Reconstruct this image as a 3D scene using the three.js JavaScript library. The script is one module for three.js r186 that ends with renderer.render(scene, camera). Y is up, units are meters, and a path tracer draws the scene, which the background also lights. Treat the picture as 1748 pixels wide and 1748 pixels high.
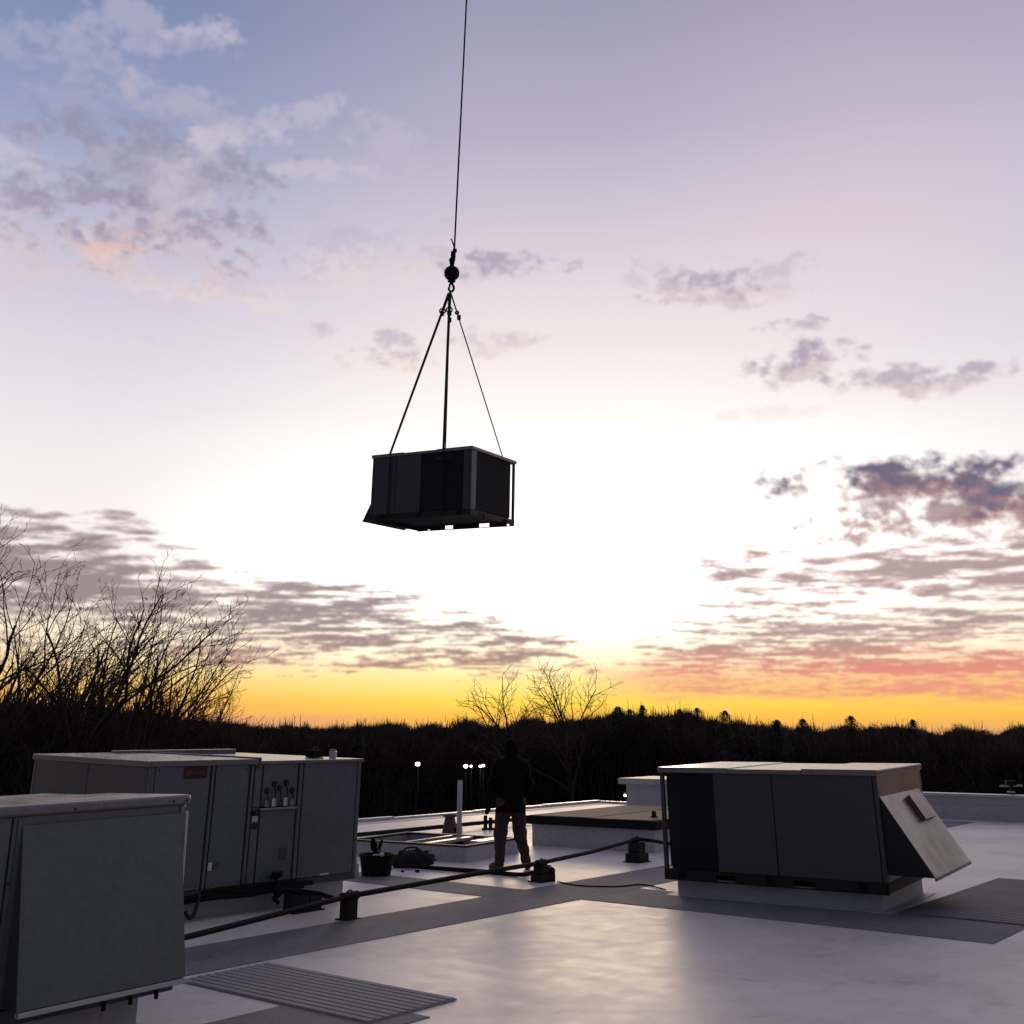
import * as THREE from 'three';
import { mergeGeometries } from 'three/addons/utils/BufferGeometryUtils.js';
import { RoundedBoxGeometry } from 'three/addons/geometries/RoundedBoxGeometry.js';
import { MarchingCubes } from 'three/addons/objects/MarchingCubes.js';

// ------------------------------------------------------------------ camera, sky, sun, exposure
const scene = new THREE.Scene();
const EYE = 1.9, PITCH = Math.atan(673 / 1834);
const camera = new THREE.PerspectiveCamera(2 * Math.atan(1165.5 / 1834) * 180 / Math.PI, 1748 / 2331, 0.1, 3000);
camera.position.set(0, EYE, 0);
camera.rotation.set(PITCH, 0, 0);
camera.setViewOffset(1748, 2331, 0, 583.5, 1748, 1748);       // the lower part of an upright phone frame
scene.add(camera);
const renderer = new THREE.WebGLRenderer({ antialias: true });
renderer.toneMapping = THREE.LinearToneMapping;
renderer.toneMappingExposure = 1.0;
renderer.shadowMap.enabled = true;

// seeded noise
function mulberry(a) { return () => { a |= 0; a = a + 0x6D2B79F5 | 0; let t = Math.imul(a ^ a >>> 15, 1 | a); t = t + Math.imul(t ^ t >>> 7, 61 | t) ^ t; return ((t ^ t >>> 14) >>> 0) / 4294967296; }; }
const PERM = new Float32Array(65536); { const r = mulberry(77); for (let i = 0; i < 65536; i++) PERM[i] = r(); }
function vnoise(x, y) {
  const ix = Math.floor(x), iy = Math.floor(y), fx = x - ix, fy = y - iy, u = fx * fx * (3 - 2 * fx), v = fy * fy * (3 - 2 * fy);
  const a = PERM[(ix & 255) | ((iy & 255) << 8)], b = PERM[((ix + 1) & 255) | ((iy & 255) << 8)], c = PERM[(ix & 255) | (((iy + 1) & 255) << 8)], d = PERM[((ix + 1) & 255) | (((iy + 1) & 255) << 8)];
  return a + (b - a) * u + (c - a) * v + (a - b - c + d) * u * v;
}
function fbm(x, y, o = 5, g = 0.5) { let s = 0, a = 1, n = 0; for (let i = 0; i < o; i++) { s += a * vnoise(x, y); n += a; a *= g; const t = x * 1.6 - y * 1.2 + 17.3; y = x * 1.2 + y * 1.6 + 9.1; x = t; } return s / n; }
const clamp = (x, a = 0, b = 1) => x < a ? a : x > b ? b : x;
const ss = (a, b, x) => { const t = clamp((x - a) / (b - a)); return t * t * (3 - 2 * t); };
const mix = (a, b, t) => a + (b - a) * t;

// the dawn sky: colour of the air by height for the glow's direction, 30 degrees beside it, and the far side (linear)
const AIR_SUN = [[0, .80, .40, .17], [.7, 1.0, .52, .08], [1.6, 1.06, .74, .10], [2.6, 1.1, .88, .32], [3.6, 1.2, 1.06, .70], [5, 1.45, 1.33, 1.08], [7, 1.7, 1.58, 1.45], [9.5, 1.9, 1.8, 1.7], [13, 1.35, 1.28, 1.22], [16, 1.06, 1.0, .96], [20, .90, .81, .81], [25, .71, .63, .70], [31, .48, .445, .58], [38, .335, .325, .46], [60, .32, .30, .37], [90, .29, .27, .33]];
const AIR_SIDE = [[0, .72, .34, .19], [.7, .88, .40, .12], [1.6, .98, .50, .11], [2.6, 1.0, .66, .24], [4, 1.02, .86, .58], [7, 1.0, .92, .84], [10, .97, .90, .88], [14, .89, .82, .84], [19, .73, .67, .75], [25, .53, .51, .65], [30, .37, .38, .54], [36, .26, .29, .44], [60, .27, .26, .33], [90, .29, .27, .33]];
const AIR_BACK = [[0, .075, .07, .09], [6, .09, .085, .11], [14, .10, .10, .14], [30, .09, .10, .15], [60, .15, .15, .20], [90, .29, .27, .33]];
function look(t, el, o) { let i = 0; while (i < t.length - 2 && t[i + 1][0] < el) i++; const a = t[i], b = t[i + 1], k = clamp((el - a[0]) / (b[0] - a[0])); for (let c = 0; c < 3; c++) o[c] = mix(a[c + 1], b[c + 1], k); }
// single clouds: azimuth and height of the middle, half width and half height in degrees, tilt, density, grain, colour of upper and lower part
const CLOUDS = [
  [21.0, 11.9, 6.2, 1.15, -.05, 1.0, 1.0, [.13, .11, .18], [.36, .20, .21]],
  [26.5, 10.4, 4.0, 1.2, -.1, .95, 1.0, [.12, .11, .19], [.42, .19, .18]],
  [22.5, 10.0, 6.0, 1.1, -.06, .75, 1.4, [.36, .23, .25], [.45, .28, .27]],
  [11.9, 22.6, 3.3, .95, -.02, .62, 1.2, [.36, .31, .42], [.66, .55, .58]],
  [8.6, 23.3, 1.8, .9, -.1, .35, 1.2, [.45, .39, .48], [.7, .6, .62]],
  [15.0, 22.8, 2.2, .9, .1, .35, 1.3, [.45, .39, .48], [.7, .6, .62]],
  [15.7, 20.3, 1.7, .45, .05, .6, 1.0, [.38, .32, .42], [.66, .56, .58]],
  [16.2, 18.3, 3.6, 1.0, .1, .68, 1.1, [.36, .30, .40], [.66, .54, .55]],
  [20.5, 16.9, 3.8, .75, -.08, .62, 1.1, [.40, .33, .42], [.68, .56, .56]],
  [23.8, 16.7, 2.8, .6, .22, .62, 1.0, [.38, .32, .42], [.66, .54, .56]],
  [13.8, 15.8, 2.9, .4, 0, .22, 1.0, [.8, .58, .58], [.9, .66, .6]],
  [-.1, 24.1, 2.8, .85, .06, .62, 1.2, [.36, .31, .43], [.66, .56, .6]],
  [-1.0, 20.1, 2.4, .7, .12, .4, 1.2, [.50, .43, .5], [.78, .64, .6]],
  [-7.3, 19.1, 2.3, .6, .05, .6, 1.2, [.46, .39, .46], [.8, .66, .58]],
  [-6.7, 19.9, 1.2, .7, -.1, .5, 1.2, [.46, .40, .48], [.7, .6, .62]],
  [-10.6, 20.4, 1.2, .5, -.2, .4, 1.1, [.5, .43, .5], [.75, .64, .64]],
  [-9.0, 24.4, 5.2, 1.7, .15, .36, 1.3, [.50, .45, .55], [.82, .70, .66]],
  [-14.5, 22.1, 4.0, .9, .25, .32, 1.2, [.58, .52, .6], [.85, .74, .68]],
  [-21.8, 24.3, 6.2, 2.6, .05, .55, 1.1, [.30, .26, .37], [.74, .58, .56]],
  [-21.5, 25.9, 5.2, 1.6, .1, .6, 1.2, [.28, .26, .36], [.46, .40, .5]],
  [-20.8, 28.2, 6.6, 1.7, -.06, .62, 1.2, [.30, .29, .40], [.44, .39, .50]],
  [-22.3, 23.3, 1.6, .7, .35, .6, 1.2, [.8, .5, .45], [.86, .6, .52]],
  [-18.6, 26.4, 1.7, 2.6, -.2, .5, 1.2, [.6, .55, .63], [.64, .56, .62]],
  [-16.6, 29.7, 3.2, .75, .3, .62, 1.1, [.62, .57, .66], [.58, .52, .62]],
  [-13.0, 31.3, 3.0, .8, .55, .5, 1.1, [.56, .52, .63], [.55, .5, .62]],
  [-11.0, 28.7, 2.8, .55, .08, .55, 1.1, [.6, .55, .65], [.62, .56, .66]],
  [-8.0, 30.2, 2.2, 1.5, -.4, .4, 1.3, [.56, .51, .62], [.56, .5, .62]],
  [-19.3, 34.2, 2.6, .9, .25, .68, 1.0, [.52, .50, .62], [.42, .40, .54]],
  [-23.4, 33.7, 2.3, 2.4, .2, .55, 1.2, [.46, .45, .58], [.42, .41, .55]],
  [-27.0, 31.8, 3.8, 1.7, -.2, .5, 1.3, [.42, .42, .56], [.4, .4, .55]],
  [-19.5, 30.9, 3.4, 1.0, -.1, .5, 1.2, [.5, .47, .58], [.46, .43, .55]],
  [-28.6, 27.0, 3.2, .9, .1, .5, 1.2, [.6, .55, .64], [.6, .54, .62]],
  [-27.8, 22.6, 3.6, 1.6, .05, .5, 1.2, [.62, .55, .63], [.72, .6, .62]],
  [-18.2, 22.3, 5.4, .9, .12, .5, 1.2, [.66, .58, .62], [.84, .70, .66]],
  [-20.7, 19.0, 2.6, .3, -.06, .4, 1.0, [.72, .64, .7], [.82, .7, .7]],
  [6.5, 27.6, 2.4, .35, .2, .2, 1.0, [.66, .58, .64], [.66, .58, .64]],
  [18.6, 26.0, 1.2, .3, .3, .3, 1.0, [.7, .62, .68], [.7, .62, .68]],
];
function makeSky(W, H) {
  const data = new Float32Array(W * H * 4), A = [0, 0, 0], B = [0, 0, 0], C = [0, 0, 0], R2 = 180 / Math.PI;
  for (let r = 0; r < H; r++) {
    const el = ((r + .5) / H - .5) * 180, e = Math.max(el, 0), ce = Math.cos(el / R2), se = Math.sin(Math.max(el, .05) / R2);
    look(AIR_SUN, e, A); look(AIR_SIDE, e, B); look(AIR_BACK, e, C);
    for (let c = 0; c < W; c++) {
      const ph = ((c + .5) / W - .5) * 2 * Math.PI, x = Math.cos(ph), z = Math.sin(ph), az = Math.atan2(x, -z) * R2, i = (r * W + c) * 4;
      if (el < -.4) { data[i] = .03; data[i + 1] = .027; data[i + 2] = .03; data[i + 3] = 1; continue; }
      const d = Math.abs(az - 3), k1 = ss(3, az < 3 ? 26 : mix(60, 32, ss(2.5, 5, e)), d), k2 = ss(28, 100, d);
      let R = mix(mix(A[0], B[0], k1), C[0], k2), G = mix(mix(A[1], B[1], k1), C[1], k2), Bl = mix(mix(A[2], B[2], k1), C[2], k2);
      const front = 1 - ss(45, 100, d);
      // bluer towards the north-west of the picture, pinker opposite
      const bl = ss(0, 28, -az) * ss(20, 34, e) * front; R *= 1 - .22 * bl; G *= 1 - .10 * bl;
      const pk = ss(5, 26, az) * ss(18, 32, e) * front; R *= 1 + .35 * pk; G *= 1 + .2 * pk; Bl *= 1 + .08 * pk;
      if (e < 17) {            // thin rippled sheet seen in perspective, thicker to both sides of the glow
        const q = 1 / (se + .035), px = x * ce * q, pz = z * ce * q;
        const wx = px + .35 * fbm(px * .9 + 5, pz * .9, 3), wz = pz + .35 * fbm(px * .9, pz * .9 + 8, 3);
        const n = .60 * fbm(wx * 4.6 + 3, wz * 7.4 + 7, 5, .62) + .40 * fbm(px * .8 + 40, pz * .75 + 11, 4, .55) + .13 * (fbm(wx * 8 + 20, wz * 24 + 2, 3, .6) - .5);
        // how much of the sheet there is
        const topL = 10.4 - .235 * Math.max(0, az + 20), left = (1 - ss(topL - 1.2, topL + 1.0, e)) * (1 - ss(2, 6, az)), right = ss(3, 10, az - Math.max(0, e - 4.5) * .55) * (1 - ss(8.8, 10.6, e));
        let cov = Math.max(left * .90, right * .98) * ss(2.3, 3.3, e + .012 * az);
        cov = Math.max(cov, .6 * ss(2.5, 3.1, e) * (1 - ss(3.4, 4.2, e)));
        cov *= 1 - ss(32, 60, d) * .45;
        const th = .78 - .372 * cov, a = ss(th - .02, th + .07, n) * (cov > .02 ? 1 : 0) * ss(0, .15, cov), thick = ss(th + .02, th + .16, n);
        const warm = 1 - ss(2.2, 5.5, e), rt = ss(2, 15, az);
        let kr = mix(mix(.46, .58, rt), .84, warm * .6), kg = mix(mix(.35, .40, rt), .34, warm * .7), kb = mix(mix(.36, .40, rt), .22, warm * .7);
        const dim = mix(1.12, mix(.66, .72, rt), thick) * mix(1, .33, k2);
        const o = a * mix(.60, .94, thick);
        R = mix(R, kr * dim, o); G = mix(G, kg * dim, o); Bl = mix(Bl, kb * dim, o);
        // salmon bank low on the right
        const sb = ss(2, 9, az) * (1 - ss(34, 60, az)) * ss(1.25, 2.1, e - .02 * (14 - az) + .5 * (fbm(az * .35, e * 3, 4) - .5)) * (1 - ss(2.4, 4.2, e - .02 * az + .9 * (fbm(az * .5 + 9, e * 2.4, 4) - .5)));
        const sk = sb * mix(.45, .9, ss(.40, .62, n)); R = mix(R, .84, sk); G = mix(G, .29, sk); Bl = mix(Bl, .22, sk);
        // thin pink streaks just over the skyline on the left
        const st = ss(-2, -16, az) * (1 - ss(30, 50, -az)) * (1 - ss(.8, 1.7, e)) * ss(.42, .62, fbm(az * .16, e * 5.5, 4));
        R = mix(R, .80, st * .7); G = mix(G, .36, st * .7); Bl = mix(Bl, .24, st * .7);
      }
      if (e > 6 && e < 46 && front > .01) {
        for (let c2 = 0; c2 < CLOUDS.length; c2++) {
          const k = CLOUDS[c2], dx = az - k[0], dy = e - k[1];
          if (Math.abs(dx) > k[2] * 1.9 || Math.abs(dy) > k[3] * 2.2 + .4) continue;
          const u = dx / k[2], w = (dy - dx * k[4] * .6) / k[3], g = .75 + .25 / k[3];
          const s = fbm(az * .62 * g + c2 * 13.7, e * 1.15 * g + c2 * 5.1, 6, .60) - .5, s2 = fbm(az * 1.9 + c2 * 3.1, e * 2.6 + 7, 4, .6) - .5;
          const m = .95 - (u * u + w * w) * .8 + k[6] * (3.2 * s + 1.3 * s2), o = Math.min(.96, k[5] * 1.18) * ss(-.15, 1.2, m) * (1 - ss(1.3, 1.9, Math.abs(u))) * (1 - ss(1.4, 2.2, Math.abs(w))), f = ss(-.6, .8, w + 2.6 * s2 + 1.2 * s);
          R = mix(R, mix(k[8][0], k[7][0], f), o); G = mix(G, mix(k[8][1], k[7][1], f), o); Bl = mix(Bl, mix(k[8][2], k[7][2], f), o);
        }
      }
      data[i] = R; data[i + 1] = G; data[i + 2] = Bl; data[i + 3] = 1;
    }
  }
  const t = new THREE.DataTexture(data, W, H, THREE.RGBAFormat, THREE.FloatType);
  t.mapping = THREE.EquirectangularReflectionMapping; t.magFilter = THREE.LinearFilter; t.minFilter = THREE.LinearFilter; t.needsUpdate = true;
  return t;
}
const skyTexture = makeSky(4096, 2048);
scene.background = skyTexture; scene.environment = skyTexture;

const sun = new THREE.DirectionalLight(0xffdcb0, 0.5);      // veiled by the bright cloud gap
{ const az = 2.5 * Math.PI / 180, el = 7.5 * Math.PI / 180; sun.position.set(Math.sin(az) * Math.cos(el) * 150, Math.sin(el) * 150, -Math.cos(az) * Math.cos(el) * 150); }
sun.castShadow = true; sun.shadow.radius = 24; sun.shadow.mapSize.set(2048, 2048);
Object.assign(sun.shadow.camera, { left: -60, right: 60, top: 40, bottom: -40, near: 1, far: 400 });
scene.add(sun, sun.target);

// ------------------------------------------------------------------ helpers
const taken = new Map();
function numbered(n) { const k = taken.get(n) || 0; taken.set(n, k + 1); return k ? n + '_' + String(k).padStart(3, '0') : n; }
function thing(name, label, category, pos = [0, 0, 0], rot = [0, 0, 0], group) {
  const o = new THREE.Group(); o.name = numbered(name); o.position.set(...pos); o.rotation.set(rot[1] || 0, rot[0] || 0, rot[2] || 0, 'YXZ');
  o.userData = { label, category }; if (group) o.userData.group = group; scene.add(o); return o;
}
function uvMetres(g) {
  const p = g.attributes.position, n = g.attributes.normal, uv = new Float32Array(p.count * 2);
  for (let i = 0; i < p.count; i++) {
    const ax = Math.abs(n.getX(i)), ay = Math.abs(n.getY(i)), az = Math.abs(n.getZ(i)), x = p.getX(i), y = p.getY(i), z = p.getZ(i);
    if (ay >= ax && ay >= az) { uv[2 * i] = x; uv[2 * i + 1] = z; } else if (ax >= az) { uv[2 * i] = z; uv[2 * i + 1] = y; } else { uv[2 * i] = x; uv[2 * i + 1] = y; }
  }
  g.setAttribute('uv', new THREE.BufferAttribute(uv, 2)); return g;
}
function clean(g) { g = g.index ? g.toNonIndexed() : g; for (const k of Object.keys(g.attributes)) if (!['position', 'normal', 'uv'].includes(k)) g.deleteAttribute(k); return uvMetres(g); }
function part(parent, name, geos, mat, extra) {
  const list = [].concat(geos).map(clean), g = list.length > 1 ? mergeGeometries(list) : list[0];
  const m = new THREE.Mesh(g, mat); m.name = parent === scene ? numbered(name) : name; m.castShadow = m.receiveShadow = true;
  if (extra) Object.assign(m.userData, extra); parent.add(m); return m;
}
function box(x0, x1, y0, y1, z0, z1, r = 0) {
  const w = Math.abs(x1 - x0), h = Math.abs(y1 - y0), d = Math.abs(z1 - z0);
  const g = r ? new RoundedBoxGeometry(w, h, d, 2, Math.min(r, w / 2.1, h / 2.1, d / 2.1)) : new THREE.BoxGeometry(w, h, d);
  g.translate((x0 + x1) / 2, (y0 + y1) / 2, (z0 + z1) / 2); return g;
}
function tube(pts, r, sides = 8, seg = 0) {
  const c = seg ? new THREE.CatmullRomCurve3(pts.map(p => new THREE.Vector3(...p))) : new THREE.CurvePath();
  if (!seg) for (let i = 0; i < pts.length - 1; i++) c.add(new THREE.LineCurve3(new THREE.Vector3(...pts[i]), new THREE.Vector3(...pts[i + 1])));
  return new THREE.TubeGeometry(c, seg || (pts.length - 1) * 4, r, sides, false);
}
function rod(a, b, r0, r1 = r0, sides = 10) {
  const A = new THREE.Vector3(...a), B = new THREE.Vector3(...b), d = B.clone().sub(A), g = new THREE.CylinderGeometry(r1, r0, d.length(), sides);
  g.applyQuaternion(new THREE.Quaternion().setFromUnitVectors(new THREE.Vector3(0, 1, 0), d.normalize())); g.translate((A.x + B.x) / 2, (A.y + B.y) / 2, (A.z + B.z) / 2); return g;
}
function poly(pts, faces) { // flat-shaded solid from corner list
  const pos = []; for (const f of faces) for (let i = 1; i < f.length - 1; i++) pos.push(...pts[f[0]], ...pts[f[i]], ...pts[f[i + 1]]);
  const g = new THREE.BufferGeometry(); g.setAttribute('position', new THREE.Float32BufferAttribute(pos, 3)); g.setAttribute('uv', new THREE.Float32BufferAttribute(new Float32Array(pos.length / 3 * 2), 2)); g.computeVertexNormals(); return g;
}
function sheet(a, b, c, d, t) { // thin solid plate through four corners, thickness t along its normal
  const V = [a, b, c, d].map(p => new THREE.Vector3(...p)), n = V[1].clone().sub(V[0]).cross(V[3].clone().sub(V[0])).normalize().multiplyScalar(t);
  const p = [...V, ...V.map(v => v.clone().add(n))].map(v => v.toArray());
  return poly(p, [[3, 2, 1, 0], [4, 5, 6, 7], [0, 1, 5, 4], [1, 2, 6, 5], [2, 3, 7, 6], [3, 0, 4, 7]]);
}
function tex(size, fn, srgb = true, rep = 1) {
  const d = new Uint8Array(size * size * 4);
  for (let y = 0; y < size; y++) for (let x = 0; x < size; x++) { const v = fn(x / size, y / size), i = (y * size + x) * 4; if (v.length) { d[i] = v[0] * 255; d[i + 1] = v[1] * 255; d[i + 2] = v[2] * 255; } else d[i] = d[i + 1] = d[i + 2] = clamp(v) * 255; d[i + 3] = 255; }
  const t = new THREE.DataTexture(d, size, size); t.wrapS = t.wrapT = THREE.RepeatWrapping; t.magFilter = THREE.LinearFilter; t.minFilter = THREE.LinearMipmapLinearFilter; t.generateMipmaps = true; t.repeat.set(rep, rep); if (srgb) t.colorSpace = THREE.SRGBColorSpace; t.needsUpdate = true; return t;
}
// a tiling fbm: n cells per tile in the first octave
function tfbm(u, v, n, o, g = .55, seed = 0) {
  let s = 0, a = 1, t = 0;
  for (let k = 0; k < o; k++, n *= 2, a *= g) {
    const x = u * n, y = v * n, ix = Math.floor(x), iy = Math.floor(y), fx = x - ix, fy = y - iy, p = fx * fx * (3 - 2 * fx), q = fy * fy * (3 - 2 * fy), h = (i, j) => PERM[((i % n) + k * 31 + seed & 255) | (((j % n) + k * 57 + seed * 3 & 255) << 8)];
    const A = h(ix, iy), B = h(ix + 1, iy), C = h(ix, iy + 1), D = h(ix + 1, iy + 1); s += a * (A + (B - A) * p + (C - A) * q + (A - B - C + D) * p * q); t += a;
  }
  return s / t;
}
const std = (o) => new THREE.MeshPhysicalMaterial(o);
const lin = (r, g, b) => new THREE.Color().setRGB(r, g, b);

// ------------------------------------------------------------------ materials
const grime = tex(512, (u, v) => { const a = tfbm(u, v, 4, 6, .6, 3), b = tfbm(u, v, 60, 2, .5, 9); return .88 + .09 * (a - .5) + .10 * (b - .5); }, true, .5);
const grimeRough = tex(512, (u, v) => .62 + .5 * (tfbm(u, v, 5, 5, .6, 21) - .5), false, .5);
const dent = tex(512, (u, v) => tfbm(u, v, 3, 3, .4, 5), false, .6);
const M = {
  paint: std({ color: lin(.185, .203, .215), map: grime, roughness: .62, roughnessMap: grimeRough, bumpMap: dent, bumpScale: .003 }),
  paintShaded: std({ color: lin(.085, .085, .092), map: grime, roughness: .6, roughnessMap: grimeRough, bumpMap: dent, bumpScale: .003 }),  // darker copy of paint; shade on these units is put into the colour
  tan: std({ color: lin(.235, .175, .148), map: grime, roughness: .55, roughnessMap: grimeRough }),  // unit grey tinted warm, standing in for warm light on the hood end
  paintDark: std({ color: lin(.10, .103, .112), map: grime, roughness: .6, roughnessMap: grimeRough, bumpMap: dent, bumpScale: .005 }),
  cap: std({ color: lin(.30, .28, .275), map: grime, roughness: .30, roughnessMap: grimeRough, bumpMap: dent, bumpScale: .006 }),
  galv: std({ color: lin(.46, .44, .42), map: grime, roughness: .55, roughnessMap: grimeRough, metalness: .25, bumpMap: dent, bumpScale: .005 }),
  bright: std({ color: lin(.6, .6, .6), roughness: .35, metalness: .3 }),
  black: std({ color: lin(.012, .012, .013), roughness: .6 }),
  rubber: std({ color: lin(.010, .010, .010), roughness: .9, specularIntensity: .5 }),
  steel: std({ color: lin(.010, .010, .011), roughness: .75, specularIntensity: .45 }),
  white: std({ color: lin(.70, .69, .68), map: grime, roughness: .5 }),
  pvc: std({ color: lin(.72, .71, .69), roughness: .4 }),
  wood: std({ color: lin(.022, .017, .014), roughness: .9 }),
  strap: std({ color: lin(.02, .017, .016), roughness: .85 }),
};
const fins = tex(256, (u, v) => { const s = Math.abs(((u * 64) % 1) - .5) * 2; return s * (.6 + .4 * tfbm(u, v, 16, 3)); }, false, 1 / .3);
M.coil = std({ color: lin(.010, .010, .011), roughness: .85, bumpMap: fins, bumpScale: .004 });

// ------------------------------------------------------------------ roof grid: a along the walkway (38.5 degrees right of the view), b to its left
const GA = 38.5 * Math.PI / 180, YAW = Math.PI / 2 - GA, S1 = Math.sin(GA), C1 = Math.cos(GA);
const G = (a, y, b) => [S1 * a - C1 * b, y, -C1 * a - S1 * b];

// ------------------------------------------------------------------ terrain
{
  const geo = new THREE.PlaneGeometry(1600, 1400, 120, 110); geo.rotateX(-Math.PI / 2); geo.translate(0, 0, -500);
  const p = geo.attributes.position;
  for (let i = 0; i < p.count; i++) { const x = p.getX(i), z = p.getZ(i), d = Math.hypot(x, z); p.setY(i, -8.05 + 7.6 * ss(120, 330, d) + 1.0 * (fbm(x * .01, z * .01, 3) - .5) * ss(70, 160, d)); }
  geo.computeVertexNormals();
  const t = tex(512, (u, v) => { const a = tfbm(u, v, 6, 5, .6, 40); return [.27 + .16 * (a - .5), .24 + .14 * (a - .5), .2 + .12 * (a - .5)]; }, true, 1 / 12);
  part(scene, 'ground', geo, std({ color: 0xffffff, map: t, roughness: 1 }), { kind: 'structure' });
}
// ------------------------------------------------------------------ the building under the roof, its membrane, edges and parapet
const A0 = -16, A1 = 29, B0 = -26, B1 = 19.8;
const toWorld = (o) => { o.rotation.y = YAW; return o; };
{
  const b = thing('building', 'flat roofed building under the white roof membrane', 'building', [0, -8, 0], [YAW]);
  part(b, 'wall', box(A0 + .1, A1 + .2, 0, 7.6, -(B1 + .1), -(B0 - .1)), std({ color: lin(.28, .22, .18), map: grime, roughness: .9 }));
}
const roofTex = tex(1024, (u, v) => {
  const a = tfbm(u, v, 4, 6, .58, 11), b = tfbm(u, v, 90, 3, .6, 17), s = tfbm(u, v, 52, 4, .55, 33), w = tfbm(u, v, 9, 3, .5, 71);
  let k = .90 + .09 * (a - .5) + .06 * (b - .5) - .07 * ss(.60, .84, s) * ss(.40, .65, w) - .05 * ss(.5, .75, w);
  return [k, k * .985, k * .975];
}, true, 1 / 9);
const roofRough = tex(1024, (u, v) => { const a = tfbm(u, v, 5, 5, .55, 51), b = tfbm(u, v, 40, 3, .5, 8); return .50 + .13 * (a - .5) + .10 * (b - .5); }, false, 1 / 7.3);
const roofBump = tex(1024, (u, v) => .7 * tfbm(u, v, 6, 4, .5, 61) + .3 * tfbm(u, v, 70, 2, .5, 2), false, 1 / 6.1);
M.roof = std({ color: lin(.96, .93, .92), map: roofTex, roughness: 1, roughnessMap: roofRough, bumpMap: roofBump, bumpScale: .0013 });
M.curb = std({ color: lin(.66, .66, .68), map: grime, roughness: .55, bumpMap: dent, bumpScale: .01 });
const walkTex = tex(512, (u, v) => { const a = tfbm(u, v, 6, 5, .6, 23), b = tfbm(u, v, 120, 1, .5, 4); const k = .5 + .12 * (a - .5) + .08 * (b - .5); return [k, k, k * 1.03]; }, true, 1 / 2.5);
M.walk = std({ color: lin(.80, .80, .85), map: walkTex, roughness: .8, bumpMap: roofBump, bumpScale: .003 });
M.mat = std({ color: lin(.40, .385, .395), map: grime, roughness: .85 });
toWorld(part(scene, 'roof', box(A0, A1, -.4, 0, -B1, -B0), M.roof, { kind: 'structure' }));
const BP = 13;            // the parapet runs along the right side up to here, then only metal edge trim
{
  const e = thing('roof_edge', 'low bright metal edge trim along the open roof border', 'roof edge', [0, 0, 0], [YAW]);
  for (let a = A0, k = 0; a < A1 - .1; a += 3.02, k++) { part(e, 'edge_strip', box(a, Math.min(a + 3, A1 + .05), -.3, .05 + .012 * (k % 3), -B1 - .06, -B1 + .12, .01), M.bright); part(e, 'cover_strip', box(a, Math.min(a + 3.0, A1 - .1), -.01, .008, -B1 + .13, -B1 + .6, .003), M.curb); }
  for (let b = BP + .02; b < B1 - .1; b += 3.02) part(e, 'edge_strip', box(A1 - .12, A1 + .06, -.3, .06, -Math.min(b + 3, B1 - .13), -b, .01), M.bright);
}
{
  const e = thing('parapet', 'white membrane covered parapet wall with metal coping', 'parapet', [0, 0, 0], [YAW]);
  part(e, 'wall', box(A1 - .3, A1, -.3, .52, -BP, -B0), M.curb);
  part(e, 'flashing', box(A1 - .315, A1 - .3, .36, .52, -BP, -B0), M.curb);
  for (let b = B0, k = 0; b < BP - .1; b += 3.03, k++) part(e, 'coping', box(A1 - .36, A1 + .05, .52, .575 + .004 * (k % 2), -Math.min(b + 3.02, BP + .02), -b, .008), M.bright);
}
// walkway strips (welded sheets a few millimetres thick)
function strip(label, a0, a1, b0, b1, lift = .006, yaw = YAW) { const m = part(scene, 'walkway_strip', box(a0, a1, -.01, lift, -b1, -b0, .002), M.walk, { label, category: 'walkway', group: 'grey walkway sheets on the roof' }); m.rotation.y = yaw; return m; }
strip('long grey walkway strip running beside the gas pipe blocks', 2, 28, 8.55, 9.62, .006);
strip('short grey walkway strip joining the long strip to the coil end of the logo unit', 11.55, 12.35, 9.63, 13.2, .006);
strip('grey walkway strip along the blank side of the dark unit', 12.12, 13.4, 3.68, 8.54, .006);
strip('short grey walkway strip under the ribbed mat corner beside the hooded unit', 3.0, 6.6, 6.0, 7.1, .006);
function ribbedMat(label, a0, a1, b0, b1, n, mat) {
  const t = thing('walkway_mat', label, 'roof mat', [0, 0, 0], [YAW], 'ribbed roof mats');
  part(t, 'mat', box(a0, a1, .002, .012, -b1, -b0, .003), mat);
  const w = (a1 - a0) / n;
  for (let k = 0; k < n; k++) part(t, 'rib', box(a0 + w * (k + .10), a0 + w * (k + .88), .010, .019, -b1 + .01, -b0 - .01, .004), mat);
}
ribbedMat('ribbed grey roof mat laid across the seam near the tall hooded unit', 6.18, 7.12, 6.2, 8.42, 11, M.mat);
ribbedMat('wide ribbed grey roof mat under the sloping hood of the dark unit', 13.42, 17.4, 3.68, 5.1, 34, M.walk);

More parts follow.
